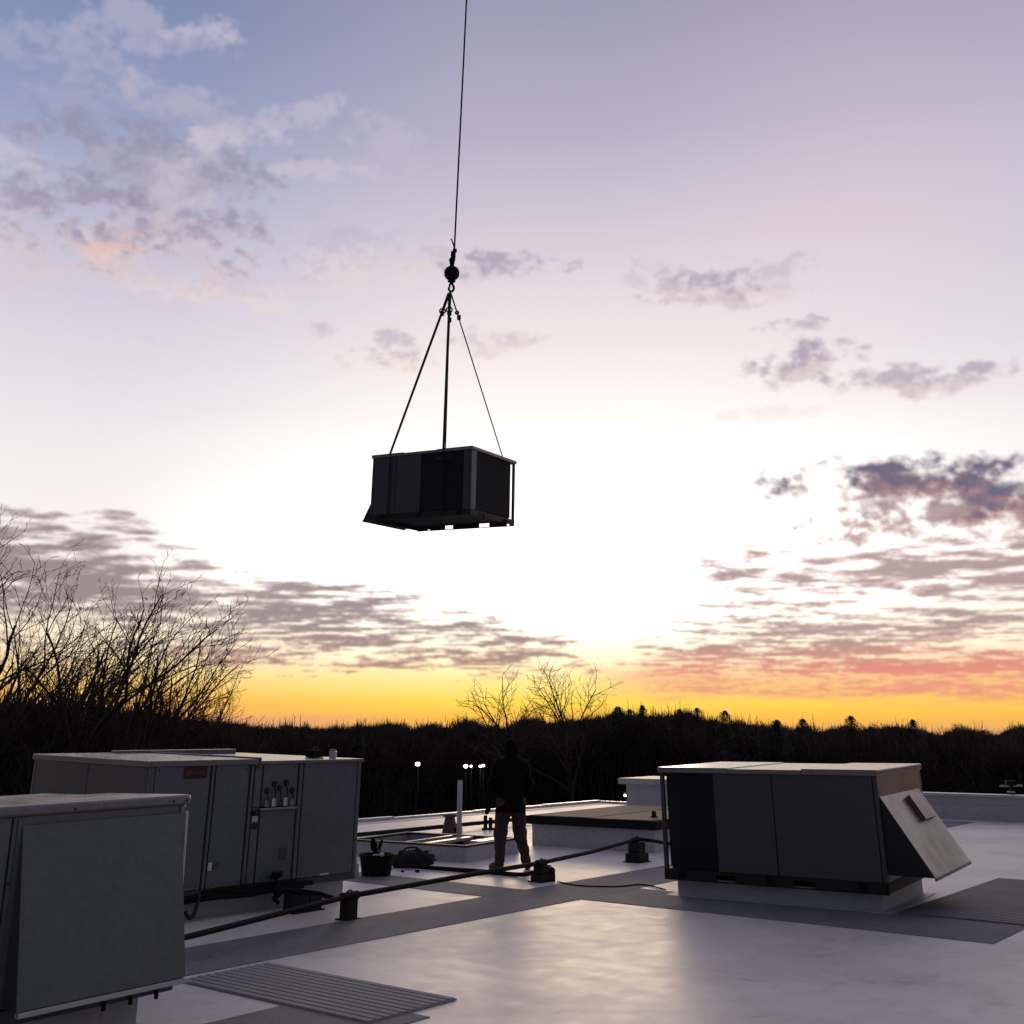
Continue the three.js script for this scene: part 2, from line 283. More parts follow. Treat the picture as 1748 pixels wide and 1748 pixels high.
// ------------------------------------------------------------------ packaged rooftop units
function plateText(w, h, bg, fg, text) {
  const c = document.createElement('canvas'); c.width = 256; c.height = Math.round(256 * h / w); const x = c.getContext('2d');
  x.fillStyle = bg; x.fillRect(0, 0, c.width, c.height); x.fillStyle = fg; x.strokeStyle = fg; const r = c.height * .27;
  x.lineWidth = 7; x.beginPath(); x.arc(r + 22, c.height / 2, r, 0, 7); x.stroke(); x.beginPath(); x.arc(r + 22, c.height / 2, r * .45, 0, 7); x.fill();
  x.font = 'bold ' + Math.round(c.height * .40) + 'px sans-serif'; x.textBaseline = 'middle'; x.fillText(text, 2 * r + 38, c.height / 2 + 2, 256 - 2 * r - 50);
  const t = new THREE.CanvasTexture(c); t.colorSpace = THREE.SRGBColorSpace; return std({ map: t, roughness: .6 });
}
function flat(parent, name, w, h, mat, pos, ry) { const g = new THREE.PlaneGeometry(w, h), m = new THREE.Mesh(g, mat); m.name = name; m.position.set(...pos); m.rotation.y = ry; m.castShadow = m.receiveShadow = true; parent.add(m); return m; }
// coil end at z = 0, hood end at z = -L, x from 0 to W
function smallUnit(root, o) {
  const P1 = M.paintShaded, P2 = M.black, P3 = o.hoodMat || M.paintShaded; const { L, W, h } = o, top = h - .055, i = .035;
  const rail = [box(0, .025, 0, .11, -L, 0), box(0, W, 0, .11, -L, -L + .025)];
  for (const x of [W - .025]) { const s = [0, ...o.fork.flat(), L]; for (let k = 0; k < s.length - 1; k += 2) rail.push(box(x, x + .025, 0, .075, -s[k + 1], -s[k])); rail.push(box(x, x + .025, .075, .11, -L, 0)); rail.push(box(x, x + .025, -.014, -.001, -L, 0)); }
  { const s = [0, .3, .52, W - .52, W - .3, W]; for (let k = 0; k < s.length - 1; k += 2) rail.push(box(s[k] + .001, s[k + 1] - .001, .002, .075, -.025, -.001)); rail.push(box(.001, W - .001, .075, .109, -.025, -.001)); }
  part(root, 'base_rail', rail, P2);
  part(root, 'base_pan', box(.026, W - .026, .085, .115, -L + .026, -.026), P2);
  const sh = new THREE.Shape([[i, -i], [W - .17, -i], [W - .17, -.23], [W - i, -.23], [W - i, -L + i], [i, -L + i]].map(([x, z]) => new THREE.Vector2(x, -z)));
  const core = new THREE.ExtrudeGeometry(sh, { depth: top - .11, bevelEnabled: false }); core.rotateX(-Math.PI / 2); core.scale(1, 1, 1); core.translate(0, .11, 0);
  part(root, 'core', core, M.black);
  // corner posts
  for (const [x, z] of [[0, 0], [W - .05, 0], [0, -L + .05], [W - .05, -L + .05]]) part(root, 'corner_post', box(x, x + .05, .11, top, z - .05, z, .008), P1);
  // coils
  part(root, 'condenser_coil', box(o.endPanel || .06, W - .175, .13, top - .02, -.034, -.012), M.coil);
  part(root, 'condenser_coil', box(.010, .034, .13, top - .02, -o.coil0[1], -o.coil0[0]), M.coil);
  part(root, 'condenser_coil', box(W - .034, W - .010, .13, top - .02, -o.coilW[1], -Math.max(.24, o.coilW[0])), M.coil);
  if (o.endPanel) part(root, 'end_panel', box(.052, o.endPanel, .112, top, -.034, -.004, .004), P1);
  // sheet panels on both long sides
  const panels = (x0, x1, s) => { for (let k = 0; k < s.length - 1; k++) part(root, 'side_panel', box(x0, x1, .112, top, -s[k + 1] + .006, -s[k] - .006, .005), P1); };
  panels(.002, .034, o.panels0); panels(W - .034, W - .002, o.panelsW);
  if (o.coil0[0] > .1) panels(.002, .034, [.05, o.coil0[0]]);
  part(root, 'end_panel', box(.056, W - .056, .112, top, -L + .002, -L + .034, .005), P3);
  // top in three lapped sheets
  const cuts = [-.02, L * .34, L * .68, L + .02];
  for (let k = 0; k < 3; k++) part(root, 'top_cap', box(-.025, W + .025, top, h + [.010, 0, .014][k], -cuts[k + 1] + (k < 2 ? .002 : 0), -cuts[k], .012), M.cap);
  // intake hood
  const [hx0, hx1, ht, hb, out] = o.hood;
  const zt = -L + .0, zo = -L - out, hood = part(root, 'intake_hood', sheet([hx0, ht, zt - .004], [hx1, ht, zt - .004], [hx1, hb, zo], [hx0, hb, zo], -.012), P3);
  for (const x of [hx0, hx1 - .012]) part(hood, 'hood_side', poly([[x, ht - .01, zt - .004], [x, hb, zt - .004], [x, hb, zo + .01], [x + .012, ht - .01, zt - .004], [x + .012, hb, zt - .004], [x + .012, hb, zo + .01]], [[0, 1, 2], [5, 4, 3], [0, 2, 5, 3], [2, 1, 4, 5], [1, 0, 3, 4]]), P2);  // side plates coloured black to carry the shade on them
  part(hood, 'mesh_screen', box(hx0 + .015, hx1 - .015, hb + .02, hb + .028, zo + .03, zt - .006), M.black);
  part(hood, 'drip_lip', box(hx0 - .004, hx1 + .004, hb - .03, hb + .006, zo - .008, zo + .012, .003), P3);
  if (o.lid) {
    const [lx0, lx1, ly0, ly1] = o.lid, zz = (y) => zt - (ht - y) / (ht - hb) * out - .014, nn = new THREE.Vector2(out, ht - hb).normalize(), up = .05;
    const P = (x, y, k) => [x, y + nn.x * k, zz(y) - nn.y * k];
    part(hood, 'relief_lid', poly([P(lx0, ly1, up), P(lx1, ly1, up), P(lx1, ly0, up), P(lx0, ly0, up), P(lx0, ly1, 0), P(lx1, ly1, 0), P(lx1, ly0, 0), P(lx0, ly0, 0)], [[0, 1, 2, 3], [1, 0, 4, 5], [2, 1, 5, 6], [3, 2, 6, 7], [0, 3, 7, 4]]), P3);
  }
  for (const z of [-.25, -L * .5, -L + .3]) for (const x of [-.012, W]) part(root, 'lifting_lug', [box(x, x + .012, .02, .10, z - .05, z + .05, .003), rod([x - .004, .06, z], [x + .016, .06, z], .018, .018, 8)], M.steel);
}
function curb(label, pos, rot, x0, x1, z0, z1, h, inset, category = 'roof curb') {
  const c = thing('roof_curb', label, category, pos, rot); const y0 = -pos[1] - .05, y1 = 0;
  part(c, 'curb_wall', [box(x0 + inset, x1 - inset, y0, y1, z1 - inset - .06, z1 - inset), box(x0 + inset, x1 - inset, y0, y1, z0 + inset, z0 + inset + .06), box(x0 + inset, x0 + inset + .06, y0, y1, z0 + inset + .061, z1 - inset - .061), box(x1 - inset - .06, x1 - inset, y0, y1, z0 + inset + .061, z1 - inset - .061)], M.curb);
  part(c, 'base_flashing', box(x0 + inset - .12, x1 - inset + .12, -pos[1] + .001, -pos[1] + .008, z0 + inset - .12, z1 - inset + .12, .002), M.curb);
}
{ // the dark standing unit on the right
  const L = 2.813, W = 2.02, h = 1.30, yaw = .984, root = thing('rooftop_unit', 'dark rooftop air conditioner with sloping intake hood tinted for warm light and bare condenser coil', 'air conditioner', [0, 0, 0], [0, 0, 0]);
  const q = new THREE.Quaternion().setFromEuler(new THREE.Euler(-.002, yaw, .015, 'YXZ')), p = new THREE.Vector3(W, 0, -L).applyQuaternion(q).add(new THREE.Vector3(4.285, .203, -13.613));
  root.position.copy(p); root.quaternion.copy(q.multiply(new THREE.Quaternion().setFromAxisAngle(new THREE.Vector3(0, 1, 0), Math.PI)));
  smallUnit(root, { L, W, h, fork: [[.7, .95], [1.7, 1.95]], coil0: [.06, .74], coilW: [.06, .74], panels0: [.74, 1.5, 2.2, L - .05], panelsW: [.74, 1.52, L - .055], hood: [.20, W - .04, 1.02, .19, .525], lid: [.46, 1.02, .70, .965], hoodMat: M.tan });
  curb('low white roof curb under the dark unit with the sloping hood', [4.285, .203, -13.613], [yaw], 0, W, -L, 0, .2, .12);
}
{ // the crate sized unit hanging from the crane
  const L = 2.335, W = 1.69, h = 1.3, root = thing('rooftop_unit', 'dark rooftop air conditioner hanging in the air from crane slings', 'air conditioner', [-.784, 5.785, -20.026], [1.058, .04, .036]);
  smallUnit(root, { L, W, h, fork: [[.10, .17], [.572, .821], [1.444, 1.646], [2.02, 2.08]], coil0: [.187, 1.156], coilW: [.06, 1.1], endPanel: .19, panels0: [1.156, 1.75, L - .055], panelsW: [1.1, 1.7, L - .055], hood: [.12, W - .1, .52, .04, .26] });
  flat(root, 'logo_plate', .42, .11, plateText(.42, .11, '#151011', '#6e2a24', 'TRANE'), [-.002, h - .17, -.62], -Math.PI / 2).position.x = -.004;
}
{ // the unit with the logo
  const L = 2.985, W = 2.764, h = 1.406, pos = [-3.963, .215, -12.66], rot = [.836, .017, .002];
  const root = thing('rooftop_unit', 'grey rooftop air conditioner with red logo plate and five black plugs on its panels', 'air conditioner', pos, rot);
  const top = h - .05;
  part(root, 'base_rail', [box(0, L, 0, .075, -.03, 0), box(0, L, 0, .075, -W, -W + .03), box(0, .03, 0, .075, -W + .031, -.031), box(L - .03, L, 0, .075, -W + .031, -.031)], M.paintDark);
  part(root, 'core', box(.03, L - .03, .03, top, -W + .03, -.032), M.black);
  const P = (x0, x1, y0 = .08, y1 = top, name = 'side_panel', m = M.paint, z = .006) => part(root, name, box(x0 + .008, x1 - .008, y0, y1, -.03, z, .006), m);
  P(.05, .762); P(.826, 1.293); P(1.36, 1.475, .08, .88); P(1.36, 1.475, .885, top); P(1.48, 1.998, .89, top, 'upper_panel'); P(1.48, 1.998, .08, .85, 'access_door'); P(2.076, 2.93);
  for (const [a, b] of [[.762, .826], [1.293, 1.36], [1.998, 2.076]]) P(a + .006, b - .006, .08, top, 'mullion', M.paint, .012);
  part(root, 'corner_post', box(-.002, .05, .076, top, -.05, .012, .014), M.paint);
  part(root, 'corner_post', box(L - .052, L + .004, .076, top, -.05, .012, .014), M.paint);
  part(root, 'corner_post', box(-.004, .05, .076, top, -W, -W + .05, .01), M.paint);
  part(root, 'corner_post', box(L - .052, L + .004, .076, top, -W, -W + .05, .01), M.paint);
  part(root, 'end_panel', box(.0, .03, .08, top, -W + .056, -W * .5 - .004, .006), M.paintDark);  // shade of this end is put into a darker panel colour
  part(root, 'end_panel', box(.0, .03, .08, top, -W * .5 + .004, -.056, .006), M.paintDark);
  part(root, 'handle', box(-.02, -.001, .62, .66, -.75, -.55, .006), M.black);
  part(root, 'end_panel', box(L - .03, L, .08, top, -W + .056, -.056, .006), M.paint);
  part(root, 'back_panel', box(.056, L - .056, .08, top, -W, -W + .029, .006), M.paint);
  part(root, 'top_cap', box(-.03, 1.40, top, h + .014, -W - .02, .03, .012), M.cap);
  part(root, 'top_cap', box(1.405, L + .03, top, h - .010, -W - .02, .03, .012), M.cap);
  part(root, 'cap_joint', box(1.385, 1.425, top - .03, h + .030, -W - .02, .036, .006), M.paintDark);
  part(root, 'rear_rail', box(.95, L - .22, h - .02, h + .045, -W + .12, -W + .3, .01), M.cap);
  part(root, 'ledge', box(1.455, 1.985, .853, .878, .004, .045, .004), M.galv);
  const hole = [[1.552, 1.063], [1.654, 1.137], [1.735, 1.088], [1.824, 1.144], [1.92, 1.056]];
  hole.forEach(([x, y], k) => {
    const plug = part(root, 'plug', rod([x, y, .004], [x, y, .03], .036, .030, 16), M.black);
    part(plug, 'wire', tube([[x, y - .02, .022], [x + .012, y - .1, .03], [x - .006 + .01 * (k % 2), .90, .03]], .0065, 5, 10), M.rubber);
    if (k !== 2) part(plug, 'tag', box(x - .035, x + .02, .89, .96 + .02 * (k % 2), .031, .034), k % 2 ? M.pvc : M.galv);
  });
  part(root, 'switch_box', [box(1.365, 1.455, .80, .855, .006, .06, .006)], M.black);
  part(root, 'warning_label', box(1.375, 1.45, .735, .798, .006, .012), M.pvc);
  part(root, 'warning_label', box(1.375, 1.45, .655, .715, .006, .012), M.black);
  part(root, 'vent', box(1.794, 1.899, .306, .427, .006, .016, .003), M.paintDark);
  part(root, 'label_plate', box(.835, .885, .262, .345, .006, .011), M.pvc);
  part(root, 'label_plate', box(.89, .975, .27, .34, .006, .011), M.paintDark);
  part(root, 'knockout', rod([1.839, .148, .004], [1.839, .148, .014], .034, .034, 16), M.black);
  part(root, 'label_plate', box(2.42, 2.56, .085, .105, .006, .010), M.pvc);
  const lp = part(root, 'logo_plate', box(.413, .708, 1.228, 1.352, .006, .016, .003), M.black);
  flat(lp, 'logo_print', .29, .118, plateText(.29, .118, '#3a1714', '#8c3a30', 'TRANE'), [.56, 1.29, .0185], 0);
  for (const x of [.1, .7, .9, 1.25, 1.55, 1.95, 2.15, 2.88]) for (const y of [.12, top - .04]) part(root, 'screw', rod([x, y, .004], [x, y, .012], .008, .007, 6), M.steel);
  // gas train and condensate trap are plumbed to this unit
  part(root, 'gas_valve', [tube([[1.70, .13, .01], [1.70, .13, .11], [1.70, .10, .13], [1.70, -.10, .13], [1.74, -.135, .16]], .022, 8), rod([1.64, .155, .11], [1.76, .155, .11], .03, .03, 8), rod([1.70, .02, .09], [1.70, .02, .17], .035, .035, 10), box(1.66, 1.74, .17, .19, .08, .14, .004)], M.steel);
  part(root, 'drain_trap', tube([[.70, .03, .01], [.70, .03, .09], [.69, -.02, .10], [.64, -.15, .11], [.60, -.17, .11], [.56, -.13, .11], [.54, -.10, .11]], .021, 8, 30), M.black);
  part(root, 'cable_bundle', [tube([[.35, .02, .02], [.7, .015, .05], [1.1, .03, .045], [1.45, .015, .06], [1.9, .035, .045], [2.3, .02, .03]], .028, 7, 40), tube([[.5, -.02, .03], [.95, -.005, .075], [1.3, -.02, .06], [1.75, .0, .085], [2.15, .0, .05]], .026, 7, 40), tube([[.8, .05, .02], [1.2, .06, .05], [1.6, .055, .04], [2.05, .06, .04]], .02, 7, 30)], M.rubber);
  curb('low white roof curb under the grey unit with the red logo plate', pos, [.836], 0, L, -W, 0, .2, .10);
  // things left on its top
  const y = pos[1] + h, at = (x, yy, z) => root.localToWorld(new THREE.Vector3(x, yy, z)).toArray(); root.updateMatrixWorld(true);
  const tb = thing('tool_case', 'small dark tool case left on the grey unit top', 'tool case', at(2.72, h - .008, -.62), [.836 + .2]);
  part(tb, 'case_body', box(-.11, .11, 0, .09, -.07, .07, .012), M.rubber); part(tb, 'case_handle', tube([[-.05, .085, 0], [-.045, .12, 0], [.045, .12, 0], [.05, .085, 0]], .009, 6), M.black);
  const jr = thing('parts_jar', 'pale parts jar standing beside the tool case on the unit', 'jar', at(2.86, h - .008, -.42), [0]);
  part(jr, 'jar_body', new THREE.LatheGeometry([[0, 0], [.045, 0], [.05, .012], [.05, .07], [.042, .082], [0, .082]].map(p => new THREE.Vector2(...p)), 14), M.pvc); part(jr, 'jar_lid', rod([0, .083, 0], [0, .10, 0], .044, .044, 14), M.galv);
}
{ // the near unit with the tall hood
  const pos = [-2.358, .238, -8.561], rot = [.898, -.021, .014], L = 2.6, W = 2.0, h = 1.255, top = h - .07;
  const root = thing('rooftop_unit', 'tall grey rooftop air conditioner with a flat blank hood covering its end', 'air conditioner', pos, rot);
  part(root, 'base_rail', [box(-L, 0, 0, .09, -.03, 0, .004), box(-.03, 0, 0, .09, -W, -.031), box(-L, -.031, 0, .09, -W, -W + .03), box(-L, -L + .03, 0, .09, -W + .031, -.031)], M.paintDark);
  part(root, 'core', box(-L + .03, -.05, .03, top, -W + .03, -.035), M.black);
  part(root, 'end_panel', box(-L + .05, -1.315, .095, top, -.034, -.002, .005), M.paint);
  part(root, 'end_panel', box(-1.303, -.055, .095, top, -.034, -.002, .005), M.paint);
  for (const [x, z] of [[-.05, -.05], [-L, -.05], [-.05, -W], [-L, -W]]) part(root, 'corner_post', box(x, x + .052, .09, top, z, z + .056, .018), M.cap);
  part(root, 'side_panel', box(-.03, 0, .095, top, -W + .056, -.056, .005), M.paint);
  part(root, 'side_panel', box(-L, -L + .03, .095, top, -W + .056, -.056, .005), M.paint);
  part(root, 'back_panel', box(-L + .055, -.055, .095, top, -W, -W + .03, .005), M.paint);
  part(root, 'top_cap', box(-L - .02, .03, top, h, -W * .52, .03, .03), M.cap);
  part(root, 'top_cap', box(-L - .02, .03, top, h - .012, -W - .02, -W * .52 - .006, .03), M.cap);
  for (const [x, y] of [[-.02, top + .03], [-.13, top + .03], [-.9, top + .025], [-1.29, .80], [-1.7, top + .03]]) part(root, 'screw', rod([x, y, y > 1 ? .026 : -.004], [x, y, y > 1 ? .036 : .006], .009, .007, 8), M.black);
  part(root, 'edge_strip', [rod([.006, .42, .004], [.006, 1.14, .004], .014, .014, 10), rod([.004, .10, .0], [.004, .42, .0], .007, .007, 8)], M.bright);  // bright rod added for the highlight along the rounded corner
  const x0 = -1.245, x1 = -.045, ht = 1.13, hb = .105, zo = .185;
  const hood = part(root, 'intake_hood', sheet([x0, hb, zo], [x1, hb, zo], [x1, ht, .004], [x0, ht, .004], .012), M.paint);
  for (const x of [x0, x1 - .012]) part(hood, 'hood_side', poly([[x, ht - .01, -.001], [x, hb, -.001], [x, hb, zo], [x + .012, ht - .01, -.001], [x + .012, hb, -.001], [x + .012, hb, zo]], [[2, 1, 0], [3, 4, 5], [0, 3, 5, 2], [2, 5, 4, 1], [1, 4, 3, 0]]), M.paintDark);
  part(hood, 'drip_lip', box(x0 + .004, x1 + .03, hb - .034, hb - .004, zo - .02, zo + .028, .004), M.bright);
  part(hood, 'hood_flange', box(x0 - .03, x0 + .002, .2, ht + .04, -.001, .008), M.paint);
  for (const x of [-.35, -.55, -.15]) part(root, 'rail_clip', box(x, x + .025, -.03, .03, .001, .02, .003), M.steel);
  curb('white roof curb under the tall unit with the flat hood', pos, [.898], -L, 0, -W, 0, .24, .16);
}

// ------------------------------------------------------------------ low things on the roof
{ // covered curb with brown boards and a dark rim
  const L = 2.70, W = 3.816, pos = [2.47, 0, -20.24], rot = [.96, .0, .0], c = thing('covered_curb', 'low white walled curb topped with brown boards and a dark rim', 'covered curb', pos, rot);
  part(c, 'curb_wall', box(.08, W - .08, -.05, .40, -L + .08, -.08, .01), M.curb);
  part(c, 'rim', [box(0, W, .36, .50, -.04, 0), box(0, W, .36, .50, -L, -L + .04), box(0, .04, .36, .50, -L + .041, -.041), box(W - .04, W, .36, .50, -L + .041, -.041)], std({ color: lin(.016, .013, .012), roughness: .9, specularIntensity: .5 }));
  const br = [0, 1, 2].map(k => std({ color: lin(.20 - .02 * k, .125 - .012 * k, .095 - .008 * k), map: grime, roughness: .8, bumpMap: dent, bumpScale: .01 }));
  for (let k = 0; k < 6; k++) part(c, 'board', box(.045, W - .045, .44, .508 + .003 * (k % 3), -L + .045 + k * .435, -L + .045 + k * .435 + .43, .004), br[k % 3]);
  const v = thing('roof_scrap', 'small dark offcut lying on the brown boards', 'offcut', G(0, 0, 0), [.5]);
  const q = new THREE.Vector3(.75, .515, -.42).applyAxisAngle(new THREE.Vector3(0, 1, 0), .96).add(new THREE.Vector3(...pos)); v.position.copy(q);
  part(v, 'offcut', [box(-.03, .03, 0, .10, -.03, .03, .006), box(-.05, .05, .001, .02, -.045, .045, .004)], M.rubber);
}
{ // white vent housing behind it
  const [x, y, z] = G(23.9, 0, 14.45), t = thing('vent_housing', 'white boxy roof vent with an overhanging flat cap', 'roof vent', [x, y, z], [YAW + .06]);
  part(t, 'housing', box(-.75, .75, -.05, .82, -.55, .55, .015), M.curb); part(t, 'cap', box(-.87, .87, .82, .95, -.70, .66, .02), M.white); part(t, 'flashing', box(-.84, .84, .001, .06, -.64, .64, .01), M.curb);
}
{ // open curb waiting for the hanging unit
  const L = 2.35, W = 1.7, h = .22, t = thing('open_curb', 'empty open roof curb with black sealed rim beside the white pipe', 'roof curb', [-.725, 0, -18.851], [1.05]);
  part(t, 'curb_wall', [box(0, W, -.05, h, -.07, 0, .01), box(0, W, -.05, h, -L, -L + .07, .01), box(0, .07, -.05, h, -L + .071, -.071), box(W - .07, W, -.05, h, -L + .071, -.071)], M.curb);
  part(t, 'rim', [box(-.012, W + .012, h, h + .028, -.09, .012, .004), box(-.012, W + .012, h, h + .028, -L - .012, -L + .09, .004), box(-.012, .09, h, h + .027, -L + .091, -.091), box(W - .09, W + .012, h, h + .027, -L + .091, -.091)], M.black);
  part(t, 'deck', box(.071, W - .071, .03, .06, -L + .071, -.071), std({ color: lin(.03, .028, .028), roughness: .8 }));
  part(t, 'duct_divider', box(.09, W - .09, .06, h + .02, -L * .55 - .03, -L * .55 + .03, .005), M.galv);
  part(t, 'duct_flange', box(.12, W - .12, h - .03, h + .015, -L * .42, -L * .36, .005), M.bright);
  part(t, 'duct_flange', box(W * .5, W - .1, h - .03, h + .018, -L * .2, -L * .1, .005), M.bright);
}
{ const [x, y, z] = [-.93, 0, -20.75], t = thing('vent_pipe', 'tall white plastic vent pipe standing behind the open curb', 'vent pipe', [x, 0, z]);
  part(t, 'pipe', new THREE.LatheGeometry([[.030, -.02], [.045, -.02], [.045, 1.14], [.036, 1.145], [.036, .9]].map(p => new THREE.Vector2(...p)), 18), M.pvc); part(t, 'boot', new THREE.LatheGeometry([[.17, .0], [.17, .01], [.08, .03], [.058, .16], [.046, .17]].map(p => new THREE.Vector2(...p)), 18), M.rubber); }
{ const [x, , z] = [-1.29, 0, -24.4], t = thing('cone_vent', 'small brown cone shaped roof vent by the rear pipe', 'roof vent', [x, 0, z]);
  part(t, 'cone', new THREE.LatheGeometry([[.16, 0], [.16, .03], [.10, .30], [.15, .31], [.15, .35], [0, .37]].map(p => new THREE.Vector2(...p)), 18), std({ color: lin(.10, .065, .055), roughness: .7 })); part(t, 'pad', box(-.02, .26, .001, .1, -.1, .12, .01), M.rubber); }
{ const [x, , z] = [-.52, 0, -25.2], t = thing('stub_vent', 'short twin black stub vent near the roof edge', 'roof vent', [x, 0, z]);
  part(t, 'stub', [rod([-.05, -.02, 0], [-.05, .28, 0], .04, .04, 12), rod([.06, -.02, 0], [.06, .24, 0], .04, .04, 12)], M.rubber); part(t, 'collar', box(-.13, .14, .001, .03, -.09, .09, .008), M.rubber); }
// gas pipe on blocks
{
  const y = .235, t = thing('gas_pipe', 'long black steel gas pipe carried on low blocks across the roof', 'gas pipe');
  part(t, 'pipe_run', tube([[-4.4, .17, -8.2], [-2.98, .19, -10.84], [-1.80, y, -13.22]], .027, 10), M.steel);
  part(t, 'pipe_run', tube([[-1.80, y, -13.22], [-.30, y, -15.5], [.40, y, -16.5]], .029, 10), M.steel);
  part(t, 'pipe_run', tube([[.40, y, -16.5], [1.2, .26, -17.75], [1.99, .325, -18.98], [2.12, .33, -19.0], [2.55, .30, -18.35], [3.0, .29, -17.7]], .028, 10), M.steel);
  part(t, 'pipe_branch', tube([[-1.95, y + .01, -13.0], [-2.15, y, -13.4], [-2.42, y - .02, -13.75], [-2.62, y, -13.66], [-2.72, .14, -13.67]], .028, 8), M.steel);
  part(t, 'coupling', [rod([-1.86, y, -13.12], [-1.72, y, -13.34], .045, .045, 10), rod([.34, y, -16.41], [.46, y, -16.58], .046, .046, 10), rod([1.93, .32, -18.89], [2.03, .33, -19.03], .042, .042, 10)], M.steel);
}
function block(label, x, z, w, h, d, yaw, cut) {
  const t = thing('pipe_block', label, 'pipe support', [x, 0, z], [yaw], 'blocks under the gas pipe');
  part(t, 'block', cut ? [box(-w / 2, w / 2, 0, h * .45, -d / 2, d / 2, .012), box(-w * .33, w * .33, h * .45, h, -d * .4, d * .4, .014)] : box(-w / 2, w / 2, 0, h, -d / 2, d / 2, .012), M.wood);
  part(t, 'pad', box(-w / 2 - .03, w / 2 + .03, .0, .012, -d / 2 - .03, d / 2 + .03, .003), M.rubber);
  part(t, 'strap', tube([[-.06, h - .005, -.02], [-.05, h + .06, 0], [0, h + .085, .01], [.05, h + .06, 0], [.06, h - .005, -.02]], .008, 6, 12), M.steel);
}
block('narrow upright wooden pipe block standing alone below the grey unit', -1.80, -13.27, .16, .205, .13, YAW);
block('wooden pipe block by the worker with a stub of pipe beside it', .40, -16.52, .22, .20, .20, YAW, 1);
block('stepped dark pipe block nearest the brown boarded curb', 2.0, -18.98, .30, .29, .26, YAW, 1);
{ const t = thing('pipe_block', 'pair of wooden pipe blocks beside the gas valve', 'pipe support', [-2.42, 0, -13.86], [YAW], 'blocks under the gas pipe');
  part(t, 'block', box(-.20, .02, 0, .19, -.1, .1, .012), M.wood); part(t, 'block', box(.03, .22, 0, .17, -.09, .10, .012), M.wood); part(t, 'pad', box(-.23, .25, 0, .012, -.13, .13, .003), M.rubber); }
{ const t = thing('pipe_stub', 'short capped pipe stub lying on the block by the worker', 'pipe', [.55, 0, -16.55], [YAW + .9]); part(t, 'stub', rod([-.02, .13, 0], [.16, .13, 0], .05, .05, 12), M.steel); part(t, 'cap', rod([.15, .13, 0], [.20, .13, 0], .06, .06, 12), M.steel); part(t, 'foot', box(-.02, .10, 0, .1, -.05, .05, .01), M.wood); }
part(scene, 'rear_pipe', tube([G(8, .10, 16.4), G(14, .10, 16.4), G(20, .11, 16.45), G(27, .10, 16.5)], .04, 8), M.steel, { label: 'rear black pipe running along the far roof edge', category: 'pipe' });
part(scene, 'hose', tube([[-1.62, .05, -17.95], [-1.1, .035, -17.75], [-.4, .03, -17.4], [.15, .04, -16.95], [.36, .12, -16.62]], .03, 8, 40), M.rubber, { label: 'black hose stretched from the tool heap to a pipe block', category: 'hose' });
